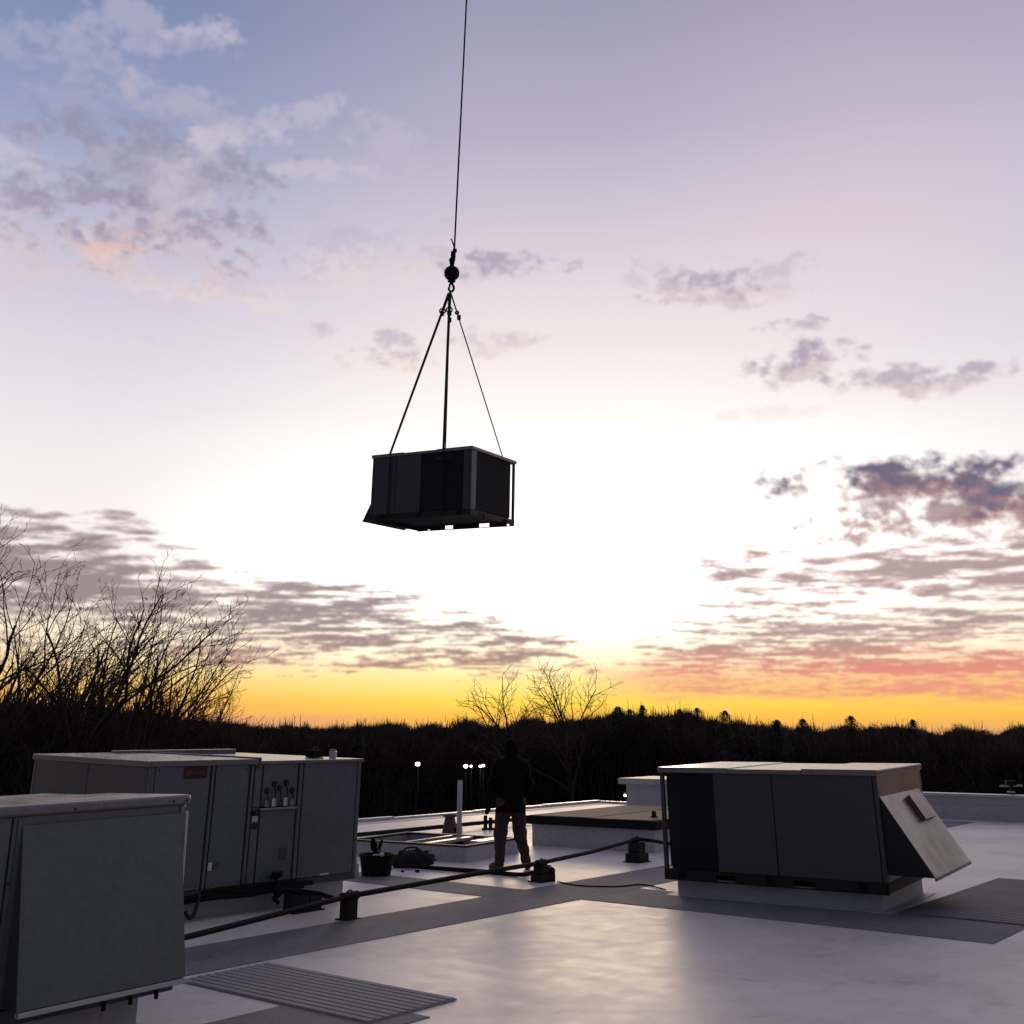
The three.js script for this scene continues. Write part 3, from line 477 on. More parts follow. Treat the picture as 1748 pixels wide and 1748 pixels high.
{ // bucket and tools by the logo unit
  const b = thing('bucket', 'black bucket crammed with tools beside the grey unit', 'bucket', [-1.96, 0, -17.2]);
  part(b, 'bucket_body', new THREE.LatheGeometry([[0, 0], [.20, 0], [.21, .02], [.245, .26], [.255, .265], [.255, .285], [.235, .285], [.2, .05], [0, .05]].map(p => new THREE.Vector2(...p)), 26), M.rubber);
  part(b, 'bucket_handle', tube([[-.25, .25, 0], [-.2, .30, .14], [0, .31, .24], [.2, .30, .14], [.25, .25, 0]], .008, 6, 20), M.steel);
  const r = mulberry(5);
  for (let k = 0; k < 9; k++) { const an = r() * 6.28, q = r() * .16, l = .28 + r() * .12; const n = thing('hand_tool', 'assorted dark hand tool sticking out of the black bucket', 'tool', [-1.96 + q * Math.cos(an), .05, -17.2 + q * Math.sin(an)], [an], 'tools in the bucket'); part(n, 'shaft', rod([0, 0, 0], [.05 * r(), l, .05 * r()], .012, .012, 7), M.steel); part(n, 'grip', rod([.03, l - .03, .02], [.04 + .05 * r(), l + .06, .03], .022, .018, 8), k === 4 ? M.pvc : M.rubber); }
  const w = thing('rag', 'crumpled white rag draped on the bucket rim', 'rag', [-1.93, .275, -17.0]); part(w, 'cloth', [new THREE.IcosahedronGeometry(.055, 1).scale(1.5, .5, .8), new THREE.IcosahedronGeometry(.035, 1).scale(1.2, .8, .9).translate(.06, .02, .02)], M.pvc);
  const can = thing('sealant_tube', 'pale sealant tube standing between bucket and grey unit', 'tube', [-2.23, 0, -17.05]); part(can, 'tube_body', rod([0, 0, 0], [0, .17, 0], .032, .032, 12), M.pvc); part(can, 'nozzle', rod([0, .17, 0], [0, .25, 0], .012, .004, 8), M.pvc);
  const bag = thing('tool_bag', 'floppy black tool bag lying open near the open curb', 'tool bag', [-1.55, 0, -18.25], [.3]);
  const g = new THREE.SphereGeometry(.2, 44, 28); g.scale(1.35, .62, .8); { const p = g.attributes.position; for (let i = 0; i < p.count; i++) { const n = .45 + 1.15 * fbm(p.getX(i) * 17 + 4, p.getZ(i) * 17 + p.getY(i) * 13, 4, .6); p.setXYZ(i, p.getX(i) * n * 1.15, Math.max(-.1, p.getY(i) * n * 1.05), p.getZ(i) * n); } g.computeVertexNormals(); } g.translate(0, .1, 0);
  part(bag, 'bag_body', g, M.strap); part(bag, 'bag_handle', tube([[-.16, .15, 0], [-.1, .26, .02], [.1, .26, .02], [.16, .15, 0]], .014, 6, 16), M.strap);
  for (const [x, z, s] of [[-1.40, -17.6, .035], [-1.62, -17.62, .028], [-1.28, -18.0, .03]]) { const o = thing('roof_debris', 'dark crumb of debris lying near the tool bag', 'debris', [x, 0, z], [s * 60], 'crumbs by the tool bag'); part(o, 'crumb', new THREE.IcosahedronGeometry(s, 1).scale(1.5, .5, 1).translate(0, s * .45, 0), M.rubber); }
  const rg = thing('orange_rag', 'dull orange rag heap beside the gas valve', 'rag', [-2.55, 0, -14.55], [.4]); const q = new THREE.SphereGeometry(.12, 18, 10); { const p = q.attributes.position; for (let i = 0; i < p.count; i++) { const n = .7 + .6 * fbm(p.getX(i) * 22, p.getZ(i) * 22 + 3, 3); p.setXYZ(i, p.getX(i) * n * 1.5, Math.max(0, p.getY(i) * n * .45 + .02), p.getZ(i) * n); } q.computeVertexNormals(); } part(rg, 'cloth', q, std({ color: lin(.34, .14, .07), roughness: .95 }));
}
part(scene, 'power_cord', tube([[.62, .012, -16.4], [.9, .012, -16.0], [1.4, .012, -15.9], [1.75, .012, -16.1], [2.0, .012, -15.6]], .009, 6, 40), M.rubber, { label: 'thin dark cord curling over the roof to the dark unit', category: 'cord' });
{ // fixture on the parapet
  const t = thing('floodlight', 'switched off floodlight bracket clamped on the parapet coping', 'floodlight', [11.95, .575, -27.8], [YAW - 1.2]);
  part(t, 'stem', box(-.035, .035, -.02, .22, -.035, .035, .006), M.steel); part(t, 'arm', box(-.26, -.05, .16, .20, -.03, .03, .006), M.white); part(t, 'arm', box(.05, .24, .17, .22, -.03, .03, .006), M.white); part(t, 'lamp_head', [box(-.12, .12, .20, .30, -.08, .1, .02)], M.steel); part(t, 'clamp', box(-.1, .06, .03, .07, -.05, .06, .006), M.white);
  part(t, 'antenna', rod([.2, .2, 0], [.2, .6, 0], .006, .004, 6), M.steel);
}

// ------------------------------------------------------------------ crane rope, ball and slings
{
  const O = new THREE.Vector3(-.784, 5.785, -20.026), Q = new THREE.Quaternion().setFromEuler(new THREE.Euler(.04, 1.058, .036, 'YXZ')), L = 2.335, W = 1.69, h = 1.315;
  const at = (x, y, z) => new THREE.Vector3(x, y, z).applyQuaternion(Q).add(O).toArray();
  const cx = -1.33, cz = -21.27, ring = [cx, 10.86, cz], bx = cx + .03, by = 11.26;
  const t = thing('crane_hook', 'black crane overhaul ball with hook at the end of the rope', 'crane hook', [bx, by, cz]);
  part(t, 'ball', new THREE.LatheGeometry(Array.from({ length: 23 }, (_, k) => { const a = -Math.PI / 2 + Math.PI * k / 22; return new THREE.Vector2(Math.max(.001, .168 * Math.cos(a) * (Math.abs(a) < .07 ? .97 : 1)), .168 * Math.sin(a)); }), 28), M.steel);
  part(t, 'swivel', [rod([0, .14, 0], [0, .24, 0], .05, .045, 12), box(-.055, .055, .22, .36, -.03, .03, .012), rod([-.07, .31, 0], [.07, .31, 0], .022, .022, 8)], M.steel);
  part(t, 'wedge_socket', [box(-.03, .075, .36, .52, -.035, .035, .018), box(.01, .10, .50, .58, -.03, .03, .014), rod([.02, .34, 0], [.03, .40, 0], .05, .05, 10)], M.steel);
  part(t, 'hook', [rod([0, -.19, 0], [0, -.13, 0], .09, .06, 12), rod([-.0, -.25, 0], [0, -.19, 0], .045, .05, 10), tube([[0, -.24, 0], [.035, -.29, 0], [.05, -.36, 0], [.0, -.43, 0], [-.05, -.39, 0], [-.055, -.33, 0]], .026, 8, 24), box(-.06, -.02, -.33, -.25, -.012, .012, .004)], M.steel);
  const rope = thing('crane_rope', 'thin steel crane rope rising from the hook ball', 'rope', [bx, by, cz]);
  part(rope, 'rope_line', rod([.045, .56, 0], [1.0, 38, -.2], .019, .019, 8), M.steel); part(rope, 'rope_tail', tube([[.045, .56, 0], [.03, .66, 0], [-.03, .82, .01]], .016, 6), M.steel);
  const legs = [['front left', at(-.03, h, -.81 * L), at(-.03, .05, -.81 * L), .028], ['front right', at(-.03, h, -.27 * L), at(-.03, .05, -.27 * L), .030], ['rear right', at(W + .03, h, -.12 * L), at(W + .03, .05, -.12 * L), .014], ['rear left', at(W + .03, h, -.74 * L), at(W + .03, .05, -.74 * L), .014]];
  const lab = ['dark lifting sling on the hood end of the hanging unit', 'dark lifting sling passing over the coil side of the hanging unit', 'thin lifting sling reaching over the far corner of the hanging unit', 'thin lifting sling running behind to the hanging unit rear edge'];
  legs.forEach(([, a, b, r], k) => {
    const s = thing('lifting_sling', lab[k], 'sling', [0, 0, 0]); const mid = (f) => [0, 1, 2].map(i => mix(ring[i], a[i], f)), st = [ring[0], ring[1], ring[2]];
    part(s, 'sling_leg', [rod(mid(.02), mid(.14), r * 1.25, r * 1.1, 8), rod(mid(.14), a, r, r * .85, 8), new THREE.IcosahedronGeometry(r * .9, 1).translate(...a), rod(a, b, r * .5, r * .5, 6)], M.strap);
    part(s, 'shackle', [new THREE.TorusGeometry(r * 1.7 + .012, .016, 6, 14).translate(...mid(.135)), box(-.03, .05, -.06, .05, -.02, .02, .008).translate(...mid(.15 + .006 * k))], M.steel);
  });
}

// ------------------------------------------------------------------ the worker
function mesher(fn, c, half, res) {
  const mc = new MarchingCubes(res, new THREE.MeshBasicMaterial(), false, false, 400000), hs = res / 2; mc.isolation = 0;
  for (let z = 0; z < res; z++) for (let y = 0; y < res; y++) for (let x = 0; x < res; x++) mc.field[x + y * res + z * res * res] = -fn(c[0] + (x - hs) / hs * half, c[1] + (y - hs) / hs * half, c[2] + (z - hs) / hs * half);
  mc.update(); const n = mc.count, g = new THREE.BufferGeometry(), P = new Float32Array(mc.positionArray.subarray(0, n * 3)), N = new Float32Array(mc.normalArray.subarray(0, n * 3));
  for (let i = 0; i < n; i++) for (let k = 0; k < 3; k++) P[3 * i + k] = P[3 * i + k] * half + c[k];
  g.setAttribute('position', new THREE.BufferAttribute(P, 3)); g.setAttribute('normal', new THREE.BufferAttribute(N, 3)); g.setAttribute('uv', new THREE.BufferAttribute(new Float32Array(n * 2), 2)); return g;
}
const cap = (b) => { const [a, c, r0, r1] = b, d = [c[0] - a[0], c[1] - a[1], c[2] - a[2]], l = d[0] * d[0] + d[1] * d[1] + d[2] * d[2] || 1e-9; return (x, y, z) => { const t = clamp(((x - a[0]) * d[0] + (y - a[1]) * d[1] + (z - a[2]) * d[2]) / l); return Math.hypot(x - a[0] - d[0] * t, y - a[1] - d[1] * t, z - a[2] - d[2] * t) - mix(r0, r1, t); }; };
const smin = (a, b, k) => { const h = Math.max(k - Math.abs(a - b), 0) / k; return Math.min(a, b) - h * h * k * .25; };
const blend = (bones, k, grow = 0) => { const f = bones.map(([a, c, r0, r1]) => cap([a, c, r0 + grow, r1 + grow])); return (x, y, z) => { let d = 9; for (const g of f) d = smin(d, g(x, y, z), k); return d; }; };
{
  const p = thing('person', 'worker in dark jacket and brown trousers standing with feet apart watching the load', 'person', [-.02, 0, -17.78], [.35]);
  // faces -z; x to the right as seen from behind
  const hipL = [-.10, .93, 0], hipR = [.10, .93, 0], kneeL = [-.16, .50, -.02], kneeR = [.17, .50, -.05], ankL = [-.19, .09, .03], ankR = [.25, .09, .02];
  const shL = [-.20, 1.46, .0], shR = [.20, 1.46, 0], elL = [-.30, 1.20, .03], elR = [.29, 1.19, .02], wrL = [-.33, .96, -.08], wrR = [.27, 1.00, -.16];
  const torso = [[[0, .95, 0], [0, 1.15, .01], .155, .15], [[0, 1.15, .01], [0, 1.38, .01], .15, .165], [[-.10, 1.40, .01], [.10, 1.40, .01], .13, .13]];
  const arms = [[shL, elL, .075, .058], [elL, wrL, .056, .042], [shR, elR, .075, .058], [elR, wrR, .056, .042]];
  const legs = [[hipL, kneeL, .105, .075], [kneeL, ankL, .072, .05], [hipR, kneeR, .105, .075], [kneeR, ankR, .072, .05], [[-.07, .95, 0], [.07, .95, 0], .13, .13]];
  const neck = [[[0, 1.46, .01], [0, 1.60, -.01], .062, .058]], head = [[[0, 1.69, -.02], [0, 1.72, .0], .088, .098], [[0, 1.63, -.06], [0, 1.62, -.045], .055, .058], [[0, 1.665, -.12], [0, 1.65, -.122], .014, .018]];
  const feet = [[ankL, [-.23, .045, -.17], .05, .04], [ankR, [.33, .045, -.16], .05, .04]];
  const hand = (w, s) => { const o = [[w, [w[0], w[1] - .09, w[2] - .02], .03, .036]]; for (let k = 0; k < 4; k++) { const x = w[0] + (k - 1.5) * .018, l = [.075, .085, .08, .06][k]; o.push([[x, w[1] - .10, w[2] - .02], [x, w[1] - .10 - l * .6, w[2] - .028], .0095, .009], [[x, w[1] - .10 - l * .6, w[2] - .028], [x, w[1] - .10 - l * .95, w[2] - .06], .009, .008]); } o.push([[w[0] - s * .02, w[1] - .04, w[2] - .03], [w[0] - s * .03, w[1] - .10, w[2] - .065], .011, .009]); return o; };
  const bodyF = blend([...torso, ...arms, ...legs, ...neck], .06, -.018), skin = std({ color: lin(.33, .2, .15), roughness: .6 });
  const bodyG = mesher(bodyF, [0, .85, 0], .92, 96), headG = mesher(blend([...head, ...neck, [[-.1, 1.675, .0], [-.096, 1.70, .005], .016, .018], [[.1, 1.675, 0], [.096, 1.70, .005], .016, .018]], .03), [0, 1.66, -.01], .19, 72);
  const hL = mesher(blend(hand(wrL, -1), .012), [wrL[0], wrL[1] - .1, wrL[2] - .02], .125, 64), hR = mesher(blend(hand(wrR, 1), .012), [wrR[0], wrR[1] - .1, wrR[2] - .02], .125, 64);
  part(p, 'body', [bodyG, headG, hL, hR], skin);
  const wr = (f, k, s) => (x, y, z) => f(x, y, z) + s * (fbm(x * 14 + y * 9, z * 14 + y * 17, 3) - .5);
  const jf = blend([...torso, ...arms, [[-.095, .78, 0], [-.05, 1.05, 0], .135, .13], [[.095, .78, 0], [.05, 1.05, 0], .135, .13], [[-.07, 1.5, .05], [.07, 1.5, .05], .075, .075]], .07, .016), jw = wr(jf, 1, .025);
  part(p, 'jacket', mesher((x, y, z) => Math.max(jw(x, y, z), .805 - y, y - 1.60), [0, 1.15, 0], .50, 84), std({ color: lin(.006, .006, .007), roughness: 1, specularIntensity: .3 }));
  const gm = std({ color: lin(.008, .008, .008), roughness: 1, specularIntensity: .3 }); for (const [w, q] of [[wrL, -1], [wrR, 1]]) part(p, 'glove', mesher(blend(hand(w, q), .012, .0045), [w[0], w[1] - .1, w[2] - .02], .13, 64), gm);
  const tf = blend([...legs], .05, .020), tw = wr(tf, 1, .03);
  part(p, 'trousers', mesher((x, y, z) => Math.max(tw(x, y, z), .055 - y, y - 1.02), [0, .53, 0], .56, 90), std({ color: lin(.055, .033, .027), roughness: .9 }));
  const bf = blend(feet, .03, .016); part(p, 'boots', mesher((x, y, z) => Math.max(bf(x, y, z), .004 - y), [0.05, .12, -.06], .40, 80), std({ color: lin(.02, .014, .011), roughness: .7 }));
  const hf = blend([[[0, 1.70, .01], [0, 1.735, .02], .112, .115], [[0, 1.56, .03], [0, 1.66, .02], .10, .105]], .05); part(p, 'hood', mesher((x, y, z) => Math.max(hf(x, y, z), -z - .075), [0, 1.67, .02], .22, 64), std({ color: lin(.006, .006, .007), roughness: 1, specularIntensity: .3 }));
}

// ------------------------------------------------------------------ bare trees
function grow(seed, o) { // returns list of [ax,ay,az, bx,by,bz, r0, r1, level]
  const r = mulberry(seed), out = [], V = THREE.Vector3, tmp = new V();
  const go = (p, d, len, rad, lev) => {
    const n = Math.max(2, Math.round(len / (o.step * (lev ? .8 : 1)))), s = len / n; let q = p.clone(), e = d.clone(), ra = rad;
    for (let i = 0; i < n; i++) {
      const b = q.clone().addScaledVector(e, s), rb = rad * (1 - (i + 1) / n * (lev >= o.levels ? .75 : .62));
      out.push([q.x, q.y, q.z, b.x, b.y, b.z, ra, rb, lev]);
      const f = (i + 1) / n;
      if (lev < o.levels && f > (lev ? .22 : o.clear)) {
        const c = lev === 0 ? o.kids0 : o.kids; let m = Math.floor(c) + (r() < c % 1 ? 1 : 0);
        while (m-- > 0) {
          const a = (o.spread[0] + r() * o.spread[1]), ph = r() * 6.2832; tmp.set(Math.cos(ph), 0, Math.sin(ph)); tmp.addScaledVector(e, -tmp.dot(e)).normalize();
          const cd = e.clone().multiplyScalar(Math.cos(a)).addScaledVector(tmp, Math.sin(a)); cd.y += o.up * (1 - .5 * lev / o.levels); cd.normalize();
          go(b, cd, len * (o.ratio + .2 * (r() - .5)) * (1 - .45 * f), Math.max(rb * (.55 + .22 * r()), o.thin), lev + 1);
        }
      }
      e.add(tmp.set(r() - .5, (r() - .5) * .6 + o.up * .22, r() - .5).multiplyScalar(o.wob)).add(tmp.set(o.lean[0], 0, o.lean[1]).multiplyScalar(.05)).normalize(); q = b; ra = rb;
    }
  };
  go(new V(0, 0, 0), new V(o.lean[0], 1, o.lean[1]).normalize(), o.height * .72, o.radius, 0);
  return out;
}
function segGeo(segs, sidesOf) {
  const pos = [], nor = [], idx = []; const A = new THREE.Vector3(), D = new THREE.Vector3(), U = new THREE.Vector3(), W = new THREE.Vector3();
  for (const s of segs) {
    const k = sidesOf(s), base = pos.length / 3; A.set(s[0], s[1], s[2]); D.set(s[3] - s[0], s[4] - s[1], s[5] - s[2]).normalize(); U.set(Math.abs(D.y) > .9 ? 1 : 0, Math.abs(D.y) > .9 ? 0 : 1, 0).cross(D).normalize(); W.copy(D).cross(U);
    for (let e = 0; e < 2; e++) for (let i = 0; i < k; i++) { const a = 6.2832 * i / k, c = Math.cos(a), n = Math.sin(a), ra = s[6 + e], nx = U.x * c + W.x * n, ny = U.y * c + W.y * n, nz = U.z * c + W.z * n; pos.push(s[e * 3] + nx * ra, s[e * 3 + 1] + ny * ra, s[e * 3 + 2] + nz * ra); nor.push(nx, ny, nz); }
    for (let i = 0; i < k; i++) { const j = (i + 1) % k; idx.push(base + i, base + j, base + k + i, base + j, base + k + j, base + k + i); }
  }
  const g = new THREE.BufferGeometry(); g.setAttribute('position', new THREE.Float32BufferAttribute(pos, 3)); g.setAttribute('normal', new THREE.Float32BufferAttribute(nor, 3)); g.setAttribute('uv', new THREE.Float32BufferAttribute(new Float32Array(pos.length / 3 * 2), 2)); g.setIndex(idx); return g;
}
M.bark = std({ color: lin(.05, .038, .032), roughness: .95 });
M.twig = std({ color: lin(.055, .038, .032), roughness: .95 });
function bareTree(label, x, z, seed, o, group) {
  const segs = grow(seed, { step: .75, levels: 5, clear: .3, kids0: 1.0, kids: .85, spread: [.35, .5], up: .25, ratio: .62, wob: .28, lean: [0, 0], thin: .014, radius: .22, height: 15, ...o });
  const t = thing('bare_tree', label, 'tree', [x, o.y ?? -8, z], [0, 0, 0], group); const m = (name, list, mat) => { const g = segGeo(list, s => s[8] < 2 ? 6 : 3), e = new THREE.Mesh(g, mat); e.name = name; e.castShadow = e.receiveShadow = true; t.add(e); };
  m('trunk', segs.filter(s => s[8] === 0), M.bark); m('crown', segs.filter(s => s[8] > 0), M.twig); return segs.length;
}
// pixel column and distance of a tree foot to a place on the ground
const colX = (u, d) => [d * Math.sin(Math.atan((u - 874) / 1953)), -d * Math.cos(Math.atan((u - 874) / 1953))];
let nseg = 0;
const near = [ // picture column of the foot, distance, height, lean, seed, radius
  [-90, 46, 18.0, .16, 11, .25], [-45, 50, 18.6, .16, 12, .24], [10, 52, 17.4, .22, 13, .22], [50, 47, 15.8, .22, 14, .23], [80, 55, 16.8, .20, 15, .20], [112, 52, 16.4, .24, 16, .20], [-20, 60, 18.6, .10, 17, .18], [225, 56, 13.8, .20, 18, .15], [270, 60, 13.8, .24, 19, .16], [325, 62, 12.4, .36, 20, .14], [165, 60, 16.2, .18, 21, .16],
];
const nearLab = ['tallest bare tree at the end of the leaning row', 'thick bare tree with forked upper limbs in the leaning row', 'leaning bare tree with long bending limbs among taller ones', 'stout dark bare tree leaning over the thicket', 'slender bare tree with dense twigs in the row middle', 'bare tree with wide feathery crown beside shorter trees', 'thin upright bare tree behind the leaning row', 'short bare tree with fine upright twigs past the tall row', 'short spreading bare tree with open crown past the tall row', 'low strongly leaning bare tree at the end of the thicket', 'medium bare tree between tall row and short trees'];
near.forEach(([u, d, h, l, s, rad], k) => { const [x, z] = colX(u, d); nseg += bareTree(nearLab[k], x, z, s, { height: h, lean: [l, 0], radius: rad, kids: .95, levels: 5, thin: .0125, ratio: .60, up: .16, wob: .34, spread: [.4, .5] }, 'leaning bare trees beyond the roof'); });
for (const [u, d, h, l, s, lab] of [[884, 88, 15.2, -.02, 31, 'bare tree with round twiggy crown rising over the distant wood behind the worker'], [982, 88, 15.4, .03, 35, 'bare forked tree rising over the distant wood beside the pines']]) { const [x, z] = colX(u, d); nseg += bareTree(lab, x, z, s, { height: h, lean: [l, 0], radius: .2, kids0: 1.5, kids: .85, levels: 4, up: .10, spread: [.45, .55], clear: .5, thin: .021, ratio: .66, radius: .24 }, 'bare trees over the wood'); }

// distant wood: dense twiggy trees and conifers
function brushGeo(seed, h, w, n) { // a leafless tree: stems below, a rounded crown of fine twigs pointing outward above
  const r = mulberry(seed), segs = [], lobes = Array.from({ length: 7 }, (_, k) => { const a = k * 2.4 + seed, q = k ? w * (.25 + .4 * r()) : 0; return [q * Math.cos(a), h * (.58 + .20 * r()), q * Math.sin(a), w * (.42 + .25 * r()), h * (.15 + .07 * r())]; });
  for (let k = 0; k < n; k++) {
    const L = lobes[k % 7], u = r() * 2 - 1, a = r() * 6.283, f = Math.cbrt(.25 + .75 * r()), s = Math.sqrt(1 - u * u), dx = s * Math.cos(a), dz = s * Math.sin(a), x = L[0] + dx * L[3] * f, y = L[1] + u * L[4] * f, z = L[2] + dz * L[3] * f, l = .35 + .75 * r();
    segs.push([x, y, z, x + (dx * .7 + (r() - .5) * .8) * l, y + (u * .5 + .45 + (r() - .5) * .5) * l, z + (dz * .7 + (r() - .5) * .8) * l, .05, .012, 2]);
  }
  for (const L of lobes) { const q = .3; segs.push([L[0] * q, 0, L[2] * q, L[0] * .7, L[1] * .6, L[2] * .7, .17, .10, 1], [L[0] * .7, L[1] * .6, L[2] * .7, L[0], L[1] + L[4] * .6, L[2], .10, .03, 1]); }
  for (let k = 0; k < n * .55; k++) { const a = r() * 6.28, q = Math.sqrt(r()) * w, y = h * .62 * r(), x = q * Math.cos(a), z = q * Math.sin(a); segs.push([x, y, z, x + (r() - .5) * 1.2, y + h * (.06 + .16 * r()), z + (r() - .5) * 1.2, .06, .03, 2]); }
  return segGeo(segs, s => 3);
}
function coniferGeo(seed, h, w, n) {
  const r = mulberry(seed), pos = [];
  for (let k = 0; k < n; k++) { const f = 1 - Math.pow(r(), .6), y = h * (.10 + .90 * f), a = r() * 6.28, q = w * (1 - f) * (.35 + .65 * r()), z = .12 + .5 * (1 - f) * (.5 + r()), c = Math.cos(a), s = Math.sin(a), wd = z * .5; pos.push(c * q * .4, y + z * .2, s * q * .4, c * (q + z) - s * wd, y - z * .45, s * (q + z) + c * wd, c * (q + z) + s * wd, y - z * .3 * r(), s * (q + z) - c * wd); }
  const g = new THREE.BufferGeometry(); g.setAttribute('position', new THREE.Float32BufferAttribute(pos, 3)); g.setAttribute('uv', new THREE.Float32BufferAttribute(new Float32Array(pos.length / 3 * 2), 2)); g.computeVertexNormals();
  return mergeGeometries([g, rod([0, 0, 0], [0, h * .99, 0], .2, .02, 5).toNonIndexed()]);
}
const groundY = (x, z) => { const d = Math.hypot(x, z); return -8.05 + 7.6 * ss(120, 330, d) + 1.0 * (fbm(x * .01, z * .01, 3) - .5) * ss(70, 160, d); };
M.needle = std({ color: lin(.035, .040, .028), roughness: .95, side: THREE.DoubleSide });
const brushes = [brushGeo(1, 9, 3.4, 900), brushGeo(2, 9, 2.9, 800), brushGeo(3, 9, 3.8, 1000)], pines = [coniferGeo(4, 9, 2.0, 700), coniferGeo(5, 9, 2.6, 800)];
function wood(name, label, geo, mat, list) { const m = new THREE.InstancedMesh(geo, mat, list.length), q = new THREE.Object3D(); list.forEach(([x, y, z, s, w, a], i) => { q.position.set(x, y, z); q.scale.set(w, s, w); q.rotation.y = a; q.updateMatrix(); m.setMatrixAt(i, q.matrix); }); m.name = numbered(name); m.castShadow = m.receiveShadow = true; m.userData = { kind: 'stuff', label, category: 'wood' }; scene.add(m); }
{
  const r = mulberry(99), lists = [[], [], [], [], []];
  const TOP = [[-300, 44], [0, 40], [200, 30], [330, 22], [450, 14], [560, 10], [700, 12], [840, 16], [980, 20], [1040, 32], [1115, 30], [1140, 22], [1200, 28], [1255, 22], [1300, 12], [1400, 8], [1480, 8], [1560, 2], [1748, 2], [2100, 4]];
  const topAt = (u) => { let i = 0; while (i < TOP.length - 2 && TOP[i + 1][0] < u) i++; return mix(TOP[i][1], TOP[i + 1][1], clamp((u - TOP[i][0]) / (TOP[i + 1][0] - TOP[i][0]))) + 26 * (fbm(u * .030, 3.3, 3) - .5); };
  for (let k = 0; k < 5200; k++) {
    const u = -260 + 2270 * r(), d = 92 + 190 * Math.pow(r(), .8), [x, z] = colX(u, d), y = groundY(x, z), lim = EYE + (topAt(u) + 10 * Math.pow(r(), 5)) * d / 1958 - y; // crown top height over its foot
    const hh = lim * (.70 + .36 * Math.pow(r(), .7)), pine = r() < (u > 1000 ? .16 : .04), li = pine ? 3 + Math.floor(r() * 2) : Math.floor(r() * 3);
    lists[li].push([x, y - .3, z, hh / 9, pine ? .7 + .4 * r() : .45 + .55 * r(), r() * 6.28]);
  }
  for (let k = 0; k < 260; k++) { // thicket at the feet of the leaning row
    const u = -300 + 680 * r(), d = 44 + 26 * r(), [x, z] = colX(u, d), lim = EYE + 8 + (mix(58, 8, ss(40, 380, u)) + 6) * d / 1958; lists[Math.floor(r() * 3)].push([x, -8, z, lim / 9 * (.72 + .3 * r()), .62 + .3 * r(), r() * 6.28]);
  }
  wood('wood', 'dark leafless wood along the skyline', brushes[0], M.twig, lists[0]); wood('wood', 'dark leafless wood along the skyline with narrow crowns', brushes[1], M.twig, lists[1]); wood('wood', 'dark leafless wood along the skyline with wide crowns', brushes[2], M.twig, lists[2]);
  wood('conifer_wood', 'dark conifers mixed into the distant wood', pines[0], M.needle, lists[3]); wood('conifer_wood', 'broad dark conifers mixed into the distant wood', pines[1], M.needle, lists[4]);
}
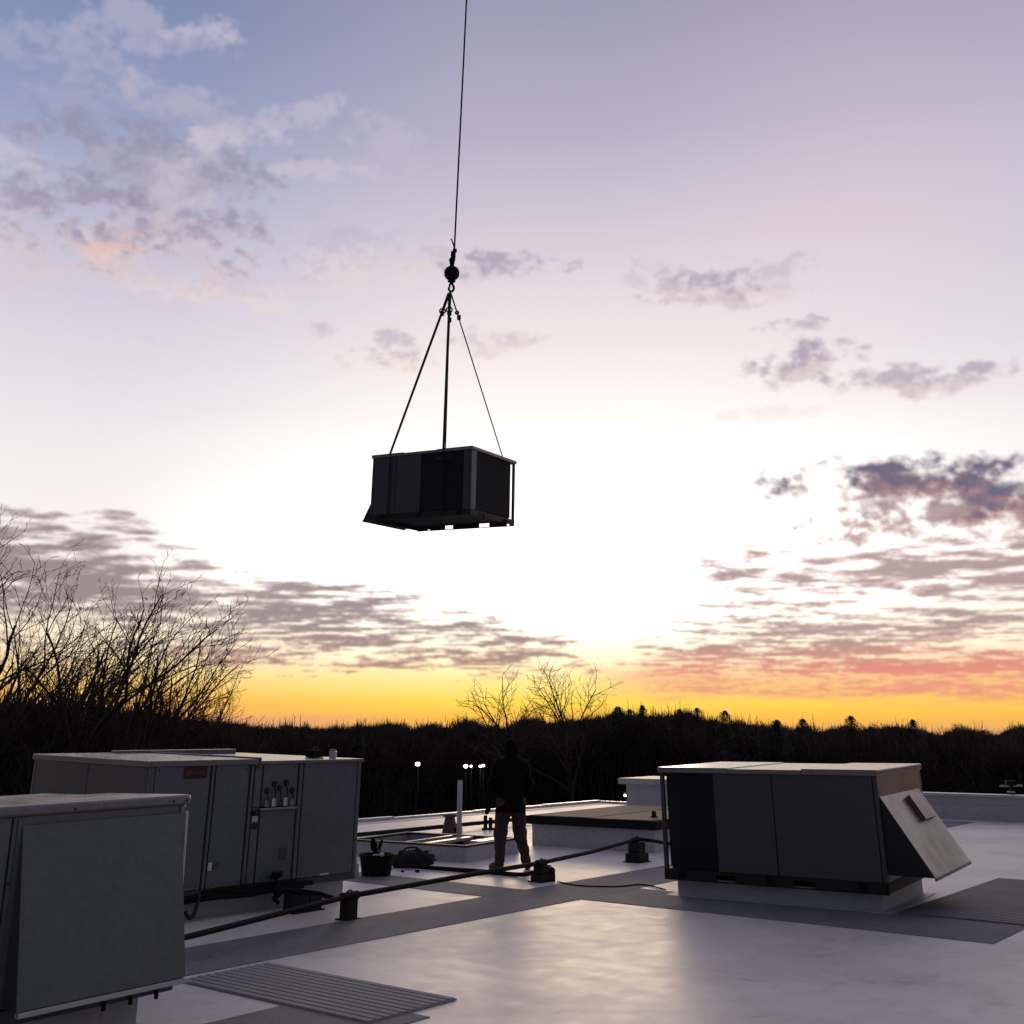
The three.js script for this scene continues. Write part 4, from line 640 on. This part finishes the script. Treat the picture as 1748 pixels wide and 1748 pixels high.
{ // conifers that stand out on the skyline
  const list = [[1056, 44, 2.6, 'shaggy pine beside the forked bare tree on the skyline'], [1098, 46, 1.8, 'narrow pointed pine next to the shaggy pine'], [1076, 40, 3.0, 'broad pine between two taller skyline pines'], [1162, 40, 2.4, 'pine at the start of the middle skyline clump'], [1192, 42, 3.0, 'widest pine of the middle skyline clump'], [1240, 37, 2.2, 'rounded pine standing off from the middle clump'], [1455, 28, 1.8, 'small pine above the dark unit top on the skyline'], [1560, 22, 2.6, 'dark round pine near the bare frame tree'], [1372, 24, 2.4, 'low pine between the clump and the small pine'], [1328, 22, 1.6, 'low dark pine past the rounded pine']];
  list.forEach(([u, up, w, label], k) => {
    const d = 96 + (k * 37 % 30), [x, z] = colX(u, d), y = groundY(x, z), h = EYE + up * d / 1958 - y, t = thing('pine_tree', label, 'tree', [x, y, z], [k], 'pines on the skyline');
    part(t, 'trunk', rod([0, 0, 0], [0, h * .96, 0], .22, .03, 6), M.bark); const r = mulberry(400 + k), pos = [];
    const round = k % 3 === 1 ? .5 : .34, tiers = 7 + k % 4;
    for (let i = 0; i < 5200; i++) { // boughs in loose tiers, each a drooping fan of needle clumps
      const f = 1 - .75 * Math.pow(r(), 1.6), a = r() * 6.28, tier = .72 + .28 * Math.sin(f * tiers * 6.28 + 2.3 * Math.sin(a + k)), side = .75 + .4 * Math.sin(a * 2 + k * 1.7 + f * 5), q = w * 1.5 * Math.pow(1 - f, round) * tier * side * Math.sqrt(r()), c = Math.cos(a), s = Math.sin(a), z = .07 + .16 * r() * (1.15 - f), yy = h * (.22 + .78 * f) - q * .22 + (r() - .5) * .25;
      pos.push(c * q, yy + z * .4, s * q, c * (q + z) - s * z * .6, yy - z * .2 * r(), s * (q + z) + c * z * .6, c * (q + z) + s * z * .6, yy + (r() - .5) * z, s * (q + z) - c * z * .6); }
    const g = new THREE.BufferGeometry(); g.setAttribute('position', new THREE.Float32BufferAttribute(pos, 3)); g.computeVertexNormals(); g.setAttribute('uv', new THREE.Float32BufferAttribute(new Float32Array(pos.length / 3 * 2), 2)); part(t, 'crown', g, M.needle);
  });
  const [x, z] = colX(1658, 96); nseg += bareTree('thin bare tree with crossing limbs on the skyline', x, z, 77, { y: -8, height: 11.3, radius: .12, levels: 2, kids0: 1.2, kids: .6, clear: .55, thin: .02 }, 'bare trees over the wood');
}
// distant lamps on poles in front of the wood
{
  const glow = new THREE.MeshStandardMaterial({ color: 0xffffff, emissive: 0xfff4e4, emissiveIntensity: 5 });
  const L = [[-6.11, .15, -74.75, .22], [-3.0, .01, -74.94, .20], [-2.72, -.04, -76.9, .12], [-2.2, -.12, -79.9, .13], [-1.99, -.08, -79.98, .15], [1.05, -.07, -83.0, .13], [5.79, -1.0, -59.72, .10]];
  const lab = ['lone bright pole lamp in front of the wood', 'brightest pole lamp of the group beyond the vent pipe', 'small pole lamp close beside the brightest one', 'dim pole lamp of the tight pair near the worker', 'bright pole lamp of the tight pair near the worker', 'pole lamp shining beyond the worker shoulder', 'low pole lamp glimpsed beside the white vent housing'];
  L.forEach(([x, y, z, r], k) => { const t = thing('pole_lamp', lab[k], 'lamp', [x, -8, z], [0, 0, 0], 'distant pole lamps'); part(t, 'pole', rod([0, 0, -.35], [0, 8 + y + .1, -.35], .08, .05, 8), M.steel); part(t, 'arm', box(-.05, .05, 8 + y + .06, 8 + y + .14, -.4, .1, .01), M.steel);
    const b = part(t, 'lamp_bulb', new THREE.SphereGeometry(r * .72, 16, 10).scale(1, .8, 1).translate(0, 8 + y, .0), glow); const l = new THREE.PointLight(0xfff0dc, 1.2); l.position.set(0, 8 + y, r * .72 + .05); l.castShadow = true; t.add(l); });
}
console.log('segments', nseg);
renderer.render(scene, camera);
